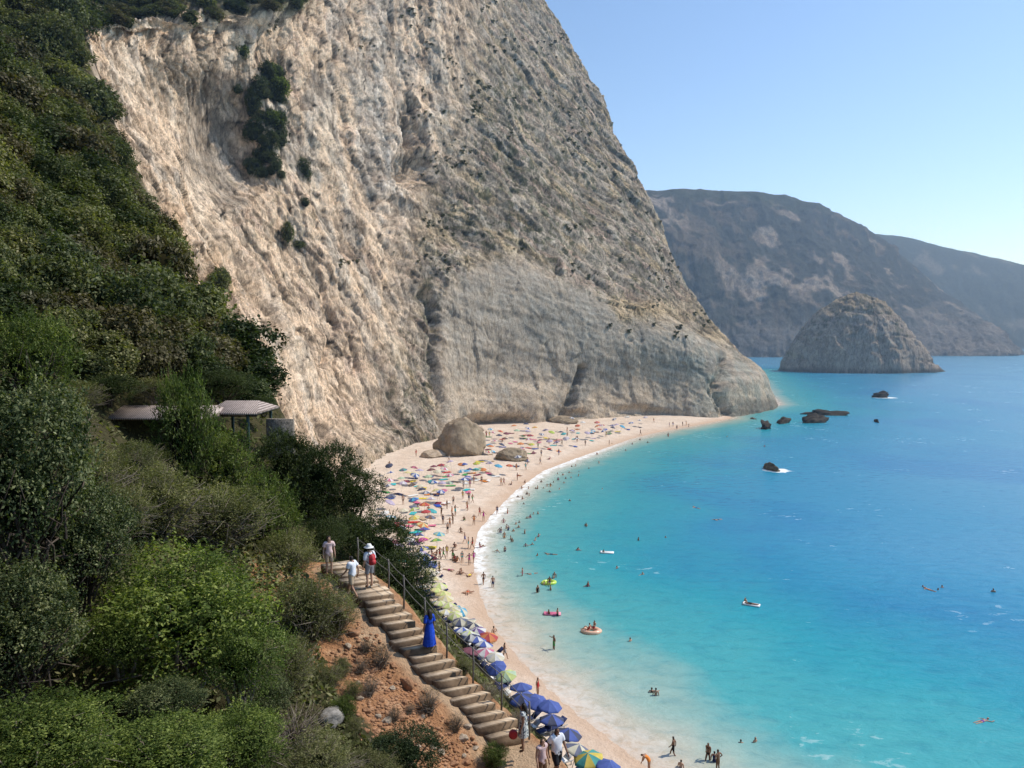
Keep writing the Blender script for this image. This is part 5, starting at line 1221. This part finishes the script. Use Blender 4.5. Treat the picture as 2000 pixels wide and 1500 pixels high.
# ------------------------------------------------------------------ parasols
def canopy_mesh(name, valance=.07):
    V, Fq, mi = [], [], []; S, Tn = 6, 4; n = 8
    for k in range(n):
        i0 = len(V)
        for a in range(S + 1):
            t = a / S
            for b_ in range(Tn + 1):
                w_ = b_ / Tn; ang = 2 * math.pi * (k + w_) / n
                chord = math.cos(math.pi / n) / math.cos(2 * math.pi / n * (w_ - .5))
                sag = .05 * math.sin(math.pi * w_) * t
                rr_ = t * (1 * (1 - w_ * (1 - w_) * .0)) * (1 - (1 - chord) * .9)
                z = .42 * (1 - t ** 1.35) - sag * .6
                V.append((rr_ * math.cos(ang), rr_ * math.sin(ang), z))
        for b_ in range(Tn + 1):
            w_ = b_ / Tn; x, y, z = V[i0 + S * (Tn + 1) + b_]; V.append((x * .995, y * .995, z - valance * (.75 + .25 * math.cos(2 * math.pi * w_))))
        for a in range(S + 1):
            for b_ in range(Tn):
                q = i0 + a * (Tn + 1) + b_; Fq.append((q, q + 1, q + Tn + 2, q + Tn + 1)); mi.append(k % 2)
    me = mesh_np(name, np.array(V), np.array(Fq), True); me.polygons.foreach_set('material_index', np.array(mi, dtype=np.int32))
    me.materials.append(None); me.materials.append(None); return me
CAN = canopy_mesh('canopy')
POLE = MB().tube([(0, 0, -2.15), (0, 0, 0), (0, 0, .5)], [.022, .022, .018], 8).mesh('pole', True)
RIBS = MB()
for k in range(8):
    a = 2 * math.pi * k / 8; RIBS.tube([(0, 0, .36), (.5 * math.cos(a), .5 * math.sin(a), .22), (.97 * math.cos(a), .97 * math.sin(a), -.02)], .008, 4)
RIBS = RIBS.mesh('ribs')
POLE.materials.append(simple('white_pole_paint', (.6, .6, .58), .4, .05, 5, .4)); RIBS.materials.append(POLE.materials[0])
_fab = {}
def fabric(col):
    if col not in _fab:
        m, nt, b, out = mat('parasol_fabric'); c0 = np.array(CLO.get(col, col) if isinstance(col, str) else col) * .84 + .16 * .38
        nz = noise(nt, 3, 4, .6, objco(nt)); L(nt, ramp(nt, nz, [(.3, tuple(c0 * .85)), (.7, tuple(np.minimum(c0 * 1.1, .9)))]), b.inputs['Base Color']); b.inputs['Roughness'].default_value = .8
        tr = N(nt, 'BsdfTranslucent'); tr.inputs[0].default_value = (*c0, 1); ms = N(nt, 'MixShader'); ms.inputs[0].default_value = .25
        L(nt, b.outputs[0], ms.inputs[1]); L(nt, tr.outputs[0], ms.inputs[2]); L(nt, ms.outputs[0], out.inputs[0]); _fab[col] = m
    return _fab[col]
CLO.update(cream=(.74, .68, .50), paleyellow=(.74, .66, .30), limey=(.60, .68, .22), parasolblue=(.045, .10, .42), slate=(.13, .15, .24), seagreen=(.03, .33, .30), palegreen=(.45, .60, .40))
NAMECOL = dict(paleyellow='yellow', limey='lime green', parasolblue='blue', slate='slate grey', seagreen='green', palegreen='pale green')
UMB = []
def umbrella(u, v, c1, c2=None, size=1.0, tilt=None, place=None, lab=None):
    c2 = c2 or c1; z = 2.0
    for k in range(6):
        p_ = G(u, v, z + 2.2); z = .5 * z + .5 * max(float(beach_z(p_[None, :2])[0]), 0)
    p_ = G(u, v, z + 2.1); o = empty('beach_umbrella', (p_[0], p_[1], z + 2.0), prr.uniform(0, 6.28)); UMB.append((p_[0], p_[1], z))
    s_ = size * prr.uniform(.78, .95); o.scale = (s_,) * 3
    tx, ty = tilt if tilt else (prr.normal() * .18, prr.normal() * .18); o.rotation_euler[0] = tx; o.rotation_euler[1] = ty
    c_ = link('canopy', CAN, None, o)
    for k, cc_ in enumerate((c1, c2)): c_.material_slots[k].link = 'OBJECT'; c_.material_slots[k].material = fabric(cc_)
    link('pole', POLE, None, o)
    if v > 1200: link('ribs', RIBS, None, o)
    n1, n2 = NAMECOL.get(c1, c1), NAMECOL.get(c2, c2)
    nm = (n1 + ' parasol') if c1 == c2 else '%s and %s striped parasol' % (n1, n2)
    pl = place or zone(u, v)
    if lab: tag(o, lab, 'parasol', 'parasols on the beach')
    else: later(o, nm + ' ' + pl, 'parasol', 'parasols on the beach')
    return o
for x, y, c1, *c2 in [(345, 540, 'seagreen', 'slate'), (430, 522, 'maroon', 'pink'), (470, 545, 'lilac'), (580, 515, 'maroon'), (560, 540, 'maroon', 'brown'), (640, 505, 'maroon', 'red'), (815, 498, 'blue'), (860, 538, 'blue', 'navy'), (795, 550, 'cyan', 'white'), (835, 600, 'parasolblue'), (815, 615, 'blue', 'white'), (912, 490, 'lime', 'yellow'), (1080, 510, 'cyan'), (1165, 508, 'orange', 'red'), (1010, 490, 'lilac', 'slate'),
                      (345, 640, 'lilac', 'white'), (420, 650, 'brown', 'grey'), (565, 633, 'turquoise'), (700, 640, 'palegreen', 'grey'), (600, 698, 'paleyellow'), (655, 700, 'pink'), (250, 745, 'navy', 'slate'), (245, 790, 'lilac'), (425, 768, 'cyan', 'blue'), (510, 808, 'red', 'orange'), (560, 765, 'lilac', 'white'), (570, 855, 'turquoise'), (520, 862, 'red'), (430, 830, 'slate'), (430, 908, 'yellow', 'paleyellow'), (555, 905, 'slate', 'brown'), (310, 962, 'red', 'pink'), (250, 905, 'white', 'cyan'), (200, 870, 'white'),
                      (495, 965, 'orange', 'paleyellow'), (505, 1000, 'blue', 'purple'), (460, 1040, 'navy', 'parasolblue'), (490, 1080, 'magenta', 'pink'), (425, 1110, 'purple', 'navy'), (600, 1085, 'green', 'lime'), (622, 1035, 'palegreen', 'cyan'), (380, 1080, 'white'),
                      (1360, 215, 'yellow', 'orange'), (1490, 250, 'lime'), (1300, 240, 'lilac', 'white'), (1440, 235, 'slate', 'lilac'), (1325, 278, 'maroon', 'red'), (1250, 340, 'orange'), (1335, 345, 'lime', 'yellow'), (1010, 350, 'cyan'), (1105, 345, 'navy'), (1810, 240, 'white', 'cyan'), (1890, 242, 'blue', 'white'), (1765, 255, 'lilac'), (1600, 298, 'lilac', 'white'), (1680, 300, 'slate', 'white'), (1525, 330, 'lilac', 'navy'), (1255, 380, 'pink', 'lilac'), (1350, 413, 'maroon'), (1230, 440, 'white', 'slate'), (1690, 200, 'orange', 'red'), (1960, 200, 'slate', 'lilac'), (1560, 250, 'navy'), (1130, 300, 'brown', 'black'), (1095, 245, 'orange', 'red'), (1730, 175, 'white'), (1840, 175, 'pink', 'orange')]:
    u, v = z1(x, y); umbrella(u, v, c1, c2[0] if c2 else None, .98)
crr = np.random.default_rng(21); _pairs = [('white', 'cyan'), ('blue', 'white'), ('lilac',), ('orange',), ('paleyellow',), ('turquoise',), ('red', 'white'), ('palegreen',), ('navy',), ('pink', 'white'), ('slate', 'white'), ('cyan',), ('lime', 'cream'), ('maroon',), ('cream',)]
for k in range(400):
    t = crr.random(); x, y = (crr.uniform(230, 720), crr.uniform(500, 1120)) if t < .5 else ((crr.uniform(700, 960), crr.uniform(470, 640)) if t < .7 else (crr.uniform(1000, 1950), crr.uniform(180, 430)))
    if x > 1000 and y > 430 - (x - 1000) * .17: continue
    if 1060 < x < 1290 and y > 350: continue
    if 720 > x and x > 480 + max(0, 900 - y): continue
    u, v = z1(x, y); q_ = G(u, v, 3.9)
    if any((q_[0] - a_[0]) ** 2 + (q_[1] - a_[1]) ** 2 < 2.3 ** 2 for a_ in UMB): continue
    if shore_sd(np.array([q_[:2]]))[0] > -6 or hz(q_[0], q_[1]) > 3: continue
    c_ = _pairs[crr.integers(0, len(_pairs))]; umbrella(u, v, c_[0], c_[-1], .95)
    if len(UMB) > 122: break
NFREE = len(UMB)
for x, y, c1, *c2 in [(1330, 882, 'white'), (1275, 890, 'white', 'slate'), (1405, 882, 'white', 'lilac'), (1345, 905, 'blue', 'white'), (1380, 895, 'slate', 'white'), (1285, 912, 'lilac'), (1240, 932, 'blue', 'lilac'), (1180, 945, 'white', 'cyan'), (1270, 925, 'navy'), (1100, 885, 'white', 'slate'), (1215, 915, 'pink', 'lilac'), (1310, 920, 'cyan')]:
    u, v = z3(x, y); umbrella(u, v, c1, c2[0] if c2 else None, .98)
ROW = [(750, 68, 'parasolblue', 'paleyellow'), (735, 108, 'palegreen', 'white'), (760, 120, 'blue', 'cream'), (778, 165, 'parasolblue'), (805, 180, 'parasolblue', 'slate'), (785, 215, 'cream', 'paleyellow'), (820, 238, 'cream', 'white'), (832, 268, 'cream', 'paleyellow'), (860, 310, 'limey', 'cream'), (845, 342, 'paleyellow', 'limey'), (885, 362, 'limey', 'paleyellow'), (902, 392, 'paleyellow', 'cream'), (868, 425, 'limey', 'cream'), (922, 440, 'limey', 'cream'), (945, 470, 'paleyellow', 'cream'), (992, 470, 'cream', 'cyan'), (900, 482, 'paleyellow', 'white'), (960, 502, 'limey', 'cream'), (1000, 540, 'cream', 'slate'),
       (1050, 552, 'cream', 'slate'), (1085, 572, 'cream', 'navy'), (1010, 600, 'white', 'parasolblue'), (1052, 622, 'white', 'limey'), (1105, 605, 'purple', 'white'), (1070, 645, 'white', 'navy'), (1105, 662, 'white', 'parasolblue'), (1150, 692, 'white', 'parasolblue'), (1060, 735, 'maroon'), (1160, 742, 'pink', 'white'), (1222, 772, 'cream', 'white'), (1180, 640, 'orange', 'red')]
for x, y, c1, *c2 in ROW:
    u, v = z2(x, y); umbrella(u, v, c1, c2[0] if c2 else None, 1.0, place='in the row below the stairs')
for x, y, c1, c2, sz, lab in [(1232, 842, 'parasolblue', 'parasolblue', 1.0, 'small blue parasol just above the lime striped one by the lower stairs'), (1295, 892, 'limey', 'palegreen', 1.05, 'lime and pale green striped parasol among the blue ones by the lower stairs'), (1392, 968, 'parasolblue', 'blue', 1.15, 'largest blue parasol, topmost of the overlapping blue cluster by the lower stairs'), (1400, 1040, 'parasolblue', 'navy', 1.1, 'blue parasol overlapped by the largest one, second of the blue cluster'),
                              (1500, 1065, 'parasolblue', 'parasolblue', 1.05, 'blue parasol in the middle of the overlapping cluster'), (1575, 1088, 'blue', 'parasolblue', 1.1, 'blue parasol tilted seaward at the end of the cluster'), (1592, 1178, 'parasolblue', 'navy', 1.1, 'blue tilted parasol alone between the cluster and the walkers'), (1702, 1272, 'parasolblue', 'navy', 1.1, 'blue parasol right behind the walker in the white shirt'), (1760, 1372, 'cream', 'slate', 1.15, 'cream and slate striped parasol at the bottom beside the white shirt'), (1832, 1432, 'yellow', 'seagreen', 1.15, 'yellow and green striped parasol at the bottom of the photo'), (1962, 1482, 'parasolblue', 'blue', 1.1, 'blue parasol cut by the bottom edge of the photo')]:
    u, v = z2(x, y); umbrella(u, v, c1, c2, sz, lab=lab)

# ------------------------------------------------------------------ towels and sun loungers
tw = []
for k in range(3):
    gx_, gy_ = np.meshgrid(np.linspace(-.48, .48, 8), np.linspace(-.95, .95, 14)); q = np.column_stack([gx_.ravel(), gy_.ravel(), np.zeros(112)])
    q[:, 2] = .05 + .035 * fbm(q * 2.2 + k * 7, 2); q[:, :2] *= 1 + .05 * fbm(q * 1.1 + k * 3, 2)[:, None]
    top = q.copy(); bot = q - (0, 0, .02); f_ = grid_faces(14, 8); me = mesh_np('towel', np.vstack([top, bot]), np.vstack([f_, f_[:, ::-1] + 112]), True); me.materials.append(None); tw.append(me)
TC = ['red', 'blue', 'white', 'orange', 'turquoise', 'pink', 'yellow', 'navy', 'lilac', 'green', 'maroon', 'tan']
def towel(x, y, col, place):
    o = bpy.data.objects.new('beach_towel', tw[prr.integers(0, 3)]); COL.objects.link(o); o.material_slots[0].link = 'OBJECT'; o.material_slots[0].material = CM[col]
    o.location = (x, y, float(beach_z(np.array([[x, y]]))[0]) + .05); o.rotation_euler = (0, 0, prr.uniform(0, 3.1)); later(o, col + ' beach towel ' + place, 'towel', 'towels on the sand')
for k, (x, y, z) in enumerate(UMB[:NFREE + 12]):
    if prr.random() < .8:
        x2, y2 = x + prr.normal() * 1.1, y - prr.uniform(.3, 1.6); sdd = shore_sd(np.array([[x2, y2]]))[0]
        if sdd < -5: u, v = pix((x2, y2, 1.5)); towel(x2, y2, TC[prr.integers(0, 12)], zone(u, v))
BEDM = simple('grey_lounger_frame', (.30, .30, .30), .5, .1, 4, .3)
BED_F = MB()
for sx in (-.3, .3): BED_F.box((sx, 0, .3), (.05, 1.9, .05))
for sy in (-.85, -.2, .5): BED_F.box((0, sy, .3), (.55, .05, .04))
for sx in (-.29, .29):
    for sy in (-.75, .6): BED_F.box((sx, sy, .14), (.05, .05, .28))
BED_F = BED_F.mesh('frame'); BED_F.materials.append(BEDM)
BED_C = MB().box((0, -.3, .37), (.58, 1.25, .07)); a = R(35)
BED_C.box((0, .62, .55), (.58, .75, .07), np.array([(1, 0, 0), (0, math.cos(a), -math.sin(a)), (0, math.sin(a), math.cos(a))])); BED_C = bevel(BED_C.mesh('cushion'), .02, 2); BED_C.materials.append(None)
for k, (x, y, z) in enumerate(UMB[NFREE + 12:]):
    for sg in (-.55, .55):
        if k % 3 == 2 and sg > 0: continue
        u, v = pix((x, y, z)); o = empty('sun_lounger', (x + sg * .9, y + sg * .5, float(beach_z(np.array([[x, y]]))[0]) + .02), R(-55) + prr.normal() * .1)
        link('frame', BED_F, None, o); c_ = link('cushion', BED_C, None, o); c_.material_slots[0].link = 'OBJECT'; cl = ('navy', 'slate', 'white')[k % 3] if k % 3 != 1 else 'navy'; c_.material_slots[0].material = fabric(cl) if cl == 'slate' else CM[cl]
        later(o, '%s cushioned sun lounger under the row below the stairs' % NAMECOL.get(cl, cl), 'sun lounger', 'sun loungers in the parasol row')

# ------------------------------------------------------------------ floats
def ring_mesh(name, R_, r_, sq=1.3):
    V, Fq = [], []; A, B = 28, 12
    for i in range(A):
        for j in range(B):
            a, b_ = 2 * math.pi * i / A, 2 * math.pi * j / B; rr_ = r_ * (1 + .06 * math.cos(6 * a)); V.append(((R_ + rr_ * math.cos(b_)) * math.cos(a) * sq, (R_ + rr_ * math.cos(b_)) * math.sin(a), rr_ * math.sin(b_) + r_ * .4))
            Fq.append((i * B + j, ((i + 1) % A) * B + j, ((i + 1) % A) * B + (j + 1) % B, i * B + (j + 1) % B))
    return mesh_np(name, np.array(V), np.array(Fq), True)
def lilo_mesh(name):
    mb = MB()
    for k in range(5): mb.tube([(-.32 + .16 * k, -.9, .07), (-.32 + .16 * k, -.85, .08), (-.32 + .16 * k, .8, .08), (-.32 + .16 * k, .86, .07)], [.03, .085, .085, .03], 10)
    mb.tube([(-.4, .82, .12), (0, .86, .14), (.4, .82, .12)], [.08, .11, .08], 10); return mb.mesh(name, True)
for nm, me, u, v, cl, rz_, lab in [('swim_ring', ring_mesh('ring_a', .55, .2), 1072, 1139, 'lime', .3, 'big lime green swim ring with bathers around it'), ('swim_ring', ring_mesh('ring_b', .6, .22), 1155, 1234, 'orange', 0, 'pale orange swim ring carrying two bathers'), ('air_mattress', lilo_mesh('lilo_a'), 1468, 1182, 'white', 1.1, 'white air mattress with one bather far out on the blue water'),
                                   ('air_mattress', lilo_mesh('lilo_b'), 1079, 1200, 'pink', 1.5, 'pink air mattress between two bathers in shallow water'), ('air_mattress', lilo_mesh('lilo_c'), 1186, 1080, 'white', 1.4, 'white air mattress floating in the turquoise water')]:
    p_ = G(u, v, 0); o = link(nm, me, simple(cl + '_vinyl', tuple(np.minimum(np.array(CLO[cl]) * (1.1 if cl != 'orange' else 1), .85)) if cl != 'orange' else (.75, .45, .30), .3, .05, 3, .5), None, (p_[0], p_[1], 0), rz_); tag(o, lab, 'float', 'floats in the sea')
for u, v, kd, z, rz_, lab in [(1150, 1232, 'sit', .2, 1.2, 'bather sitting on the left of the orange swim ring'), (1160, 1229, 'sit', .25, 2.2, 'bather sitting on the right of the orange swim ring'), (1467, 1181, 'lie', .1, 1.1, 'bather lying on the white air mattress far out'), (1063, 1142, 'stand', -1.15, 1., 'bather left of the lime swim ring'), (1083, 1128, 'stand', -.95, 3., 'bather behind the lime swim ring'), (1073, 1140, 'sit', .1, 3., 'bather sitting in the lime swim ring'), (1072, 1201, 'stand', -1.05, 2., 'bather left of the pink air mattress'), (1089, 1203, 'stand', -.8, 5., 'bather standing right of the pink air mattress'), (1456, 1176, 'stand', -1.2, 2., 'bather pushing the white air mattress far out')]:
    wk, cl = pick(); p_ = G(u, v, max(z, 0) * .8); small_person((p_[0], p_[1], z), kd, wk, cl, lab, 'bather', 'bathers in the sea', rz=rz_)

# ------------------------------------------------------------------ walkers on the stairs
EYE_M = simple('dark_eye', (.02, .015, .012), .3, .1, 5, .5)
def garment(me, keep, infl, name, m, parent, fold=.01):
    bm = bmesh.new(); bm.from_mesh(me); bm.faces.ensure_lookup_table(); bm.normal_update()
    nv = {v.index: v.normal.copy() for v in bm.verts}
    bmesh.ops.delete(bm, geom=[f for i, f in enumerate(bm.faces) if not keep[i]], context='FACES')
    co_ = np.array([v.co for v in bm.verts]); nz = fbm(co_ * 7 + len(name), 3) if len(co_) else []
    for k, v in enumerate(bm.verts): v.co += v.normal * (infl + fold * nz[k])
    bmesh.ops.solidify(bm, geom=bm.faces[:], thickness=.006)
    o_ = bpy.data.meshes.new(name); bm.to_mesh(o_); bm.free(); o_.polygons.foreach_set('use_smooth', np.ones(len(o_.polygons), dtype=bool))
    while o_.materials: o_.materials.pop()
    return link(name, o_, m, parent)
def loft_rings(rings, n=28, name='dress', foldn=9, foldamp=.035):
    V, Fq = [], []
    for i, (z, rx, ry, cy) in enumerate(rings):
        for k in range(n):
            a = 2 * math.pi * k / n; f_ = 1 + foldamp * (i / len(rings)) * math.sin(foldn * a + i * .3); V.append((rx * f_ * math.cos(a), cy + ry * f_ * math.sin(a), z))
        if i:
            for k in range(n): Fq.append(((i - 1) * n + k, (i - 1) * n + (k + 1) % n, i * n + (k + 1) % n, i * n + k))
    return mesh_np(name, np.array(V), np.array(Fq), True)
def patterned(name, a, b_, sc):
    m, nt, b, o = mat(name); L(nt, ramp(nt, noise(nt, sc, 2, .5, objco(nt)), [(.46, a), (.54, b_)], 'CONSTANT'), b.inputs['Base Color']); b.inputs['Roughness'].default_value = .8; return m
def walker(loc, rz_, kind, lab, skin, hair, shirt=None, shorts=None, dress=None, hat=None, longhair=False, girth=1.0, hgt=1.0, sleeves=.6, shoes='brown'):
    o = empty('person', loc, rz_); o.scale = (hgt,) * 3; tag(o, lab, 'person', 'walkers on the stairs')
    J, fc = pose(kind); me, bn, bt, hm, cen = body_mesh('body', J, fc, 2, True, girth)
    for m_ in (SKINS[skin], HAIRS[hair]): me.materials.append(m_)
    o.scale = (hgt * .95,) * 3; link('body', me, None, o)
    hd = np.char.startswith(bn, 'head0') | np.char.startswith(bn, 'neck-head')
    garment(me, hm, .012, 'hair', HAIRS[hair], o, .012)
    for sx in (-.03, .03):
        e = MB(); c_ = J['head0'] * .55 + J['head1'] * .45 + np.array([sx, .078, .012]); e.tube([c_ - (0, .01, 0), c_ + (0, .008, 0)], [.012, .008], 8); link('eye', e.mesh('eye', True), EYE_M, o)
    if longhair:
        link('long_hair', loft_rings([(1.70, .03, .03, .0), (1.68, .085, .07, -.02), (1.58, .10, .075, -.055), (1.48, .105, .06, -.08), (1.36, .10, .045, -.115), (1.28, .05, .02, -.12)], 18, 'long_hair', 7, .08), HAIRS[hair], o)
    up = np.isin(bn, ['belly-chest', 'chest-neck', 'chest-shL', 'chest-shR', 'pelvis-belly']) | ((bn == 'pelvis-hipL') | (bn == 'pelvis-hipR')) & (bt < .5)
    arm = (np.char.startswith(bn, 'sh') & (bt < sleeves))
    if shirt: garment(me, (up & ~((bn == 'chest-neck') & (bt > .75))) | arm, .028, 'shirt', shirt, o, .022)
    if shorts: garment(me, (np.char.startswith(bn, 'pelvis') & ~((bn == 'pelvis-belly') & (bt > .8))) | (np.char.startswith(bn, 'hip') & (bt < .8)), .022, 'shorts', shorts, o, .015)
    garment(me, np.char.startswith(bn, 'an') , .008, 'shoes', CM[shoes], o, .0)
    if dress:
        garment(me, (np.isin(bn, ['chest-neck', 'chest-shL', 'chest-shR', 'belly-chest']) & ~((bn == 'chest-neck') & (bt > .6))) | (np.char.startswith(bn, 'sh') & (bt < sleeves)), .03, 'bodice', dress[0], o, .02)
        link('dress', loft_rings(dress[1], 32, 'dress', 13, .12), dress[0], o)
    if hat:
        h0 = J['head0'] * .1 + J['head1'] * .9
        V = loft_rings([(h0[2] + .115, .01, .01, h0[1]), (h0[2] + .105, .075, .085, h0[1]), (h0[2] + .04, .108, .115, h0[1] - .005), (h0[2] - .005, .115, .122, h0[1] - .005), (h0[2] - .022, .19, .20, h0[1]), (h0[2] - .03, .195, .205, h0[1]), (h0[2] - .012, .112, .12, h0[1])], 24, 'hat', 5, .03); link('hat', V, CM[hat], o)
    return o
UPDIR = STAIR[3] - STAIR[9]; up_rz = math.atan2(-UPDIR[0], UPDIR[1])      # facing up the stairs
def stair_at(u, v):
    p_ = on_hill(u, v); best = min(range(1201), key=lambda i: abs(pix(on_stair(cum[-1] * i / 1200))[1] - v)); q = on_stair(cum[-1] * best / 1200)
    x = G(u, v, q[2])[0]; return Vector((x, q[1] + (x - q[0]) * .55, q[2] + .05))
WH = simple('white_cotton', (.72, .73, .76), .85, .06, 6, .1)
walker(stair_at(693, 1163), up_rz + .15, 'walk', 'person in white t-shirt and tan shorts walking up the top of the stairs', 0, 0, WH, CM['tan'])
walker(stair_at(722, 1150), up_rz - .2, 'stand', 'person in white shirt, pale hat and grey shorts at the top of the stairs', 2, 1, WH, CM['grey'], hat='white', sleeves=.95)
walker(stair_at(648, 1118), up_rz + 2.6, 'stand', 'person in pale pink top half hidden by scrub at the top of the stairs', 2, 1, simple('pale_pink_cotton', (.68, .50, .47), .85, .06, 6, .1), CM['tan'], longhair=True, hgt=.95)
BLUE_D = simple('royal_blue_cotton', (.018, .07, .48), .8, .2, 9, .15)
pb = stair_at(838, 1272)
walker(pb, up_rz - .3, 'stand', 'person with dark hair in a long royal blue dress halfway down the stairs', 1, 0, dress=(BLUE_D, [(1.44, .12, .085, 0), (1.36, .19, .125, 0), (1.22, .165, .12, 0), (1.08, .145, .115, 0), (.95, .185, .145, 0), (.75, .225, .18, 0), (.5, .25, .21, 0), (.3, .27, .235, 0), (.16, .285, .25, 0)]), longhair=True, sleeves=.95, shoes='black', hgt=.87)
SAR = patterned('patterned_wrap_cotton', (.55, .56, .52), (.05, .07, .10), 16)
pc = stair_at(1022, 1467); pc = Vector((G(1022, 1468, 16.68)[0], G(1022, 1468, 16.68)[1], 16.70))
walker(pc, up_rz + .5, 'stand', 'person in a black and white patterned wrap dress at the foot of the stairs', 1, 0, dress=(SAR, [(1.42, .12, .085, 0), (1.34, .18, .12, 0), (1.2, .165, .12, 0), (1.06, .165, .13, 0), (.95, .195, .15, 0), (.75, .21, .165, 0), (.56, .225, .18, 0)]), longhair=True, sleeves=.25, hgt=.97)
pd = G(1087, 1526, 16.53)
walker(Vector(pd) + Vector((0, 0, .02)), up_rz + 2.7, 'walk', 'person in white t-shirt and black shorts at the bottom edge by the parasols', 3, 0, WH, CM['black'], girth=1.12, hgt=1.04)
pe = G(1058, 1540, 16.53)
walker(Vector(pe) + Vector((0, 0, .02)), up_rz + 2.9, 'stand', 'person in pale pink vest and dark shorts left of the white t-shirt at the bottom', 2, 1, simple('faded_pink_cotton', (.58, .42, .40), .85, .06, 6, .1), CM['brown'], sleeves=.1, hgt=.96)
# red backpack on the walker in the hat, red bag in the hand of the one in the wrap
RED_N = simple('red_nylon', (.42, .03, .035), .6, .15, 8, .3)
q = stair_at(722, 1150); rz_ = up_rz - .2
bk = empty('backpack', q, rz_); bk.scale = (.95,) * 3; tag(bk, 'red backpack on the back of the walker in the pale hat', 'backpack')
link('bag_body', bevel(MB().box((0, -.21, 1.18), (.27, .15, .42), jit=.012).mesh('bag_body'), .05, 3), RED_N, bk); link('pocket', bevel(MB().box((0, -.30, 1.08), (.21, .06, .2)).mesh('pocket'), .025, 3), RED_N, bk)
for sx in (-.1, .1): link('strap', MB().tube([(sx, -.17, 1.36), (sx, -.04, 1.47), (sx, .12, 1.36), (sx * 1.3, .13, 1.2), (sx * 1.3, -.12, 1.03)], .016, 6).mesh('strap', True), CM['black'], bk)
bg_ = empty('beach_bag', pc + Vector((-.32, -.05, 0))); bg_.scale = (.93,) * 3; tag(bg_, 'round red beach bag carried by the person in the patterned wrap', 'bag')
mb = MB(); mb.tube([(0, -.07, .62), (0, -.06, .62), (0, .06, .62), (0, .07, .62)], [.10, .15, .15, .10], 20); link('bag_body', mb.mesh('bag_body', True), RED_N, bg_)
link('strap', MB().tube([(.1, 0, .76), (.14, 0, .86), (.18, 0, .88), (.12, 0, .82)], .012, 6).mesh('strap', True), RED_N, bg_)
settle_labels()
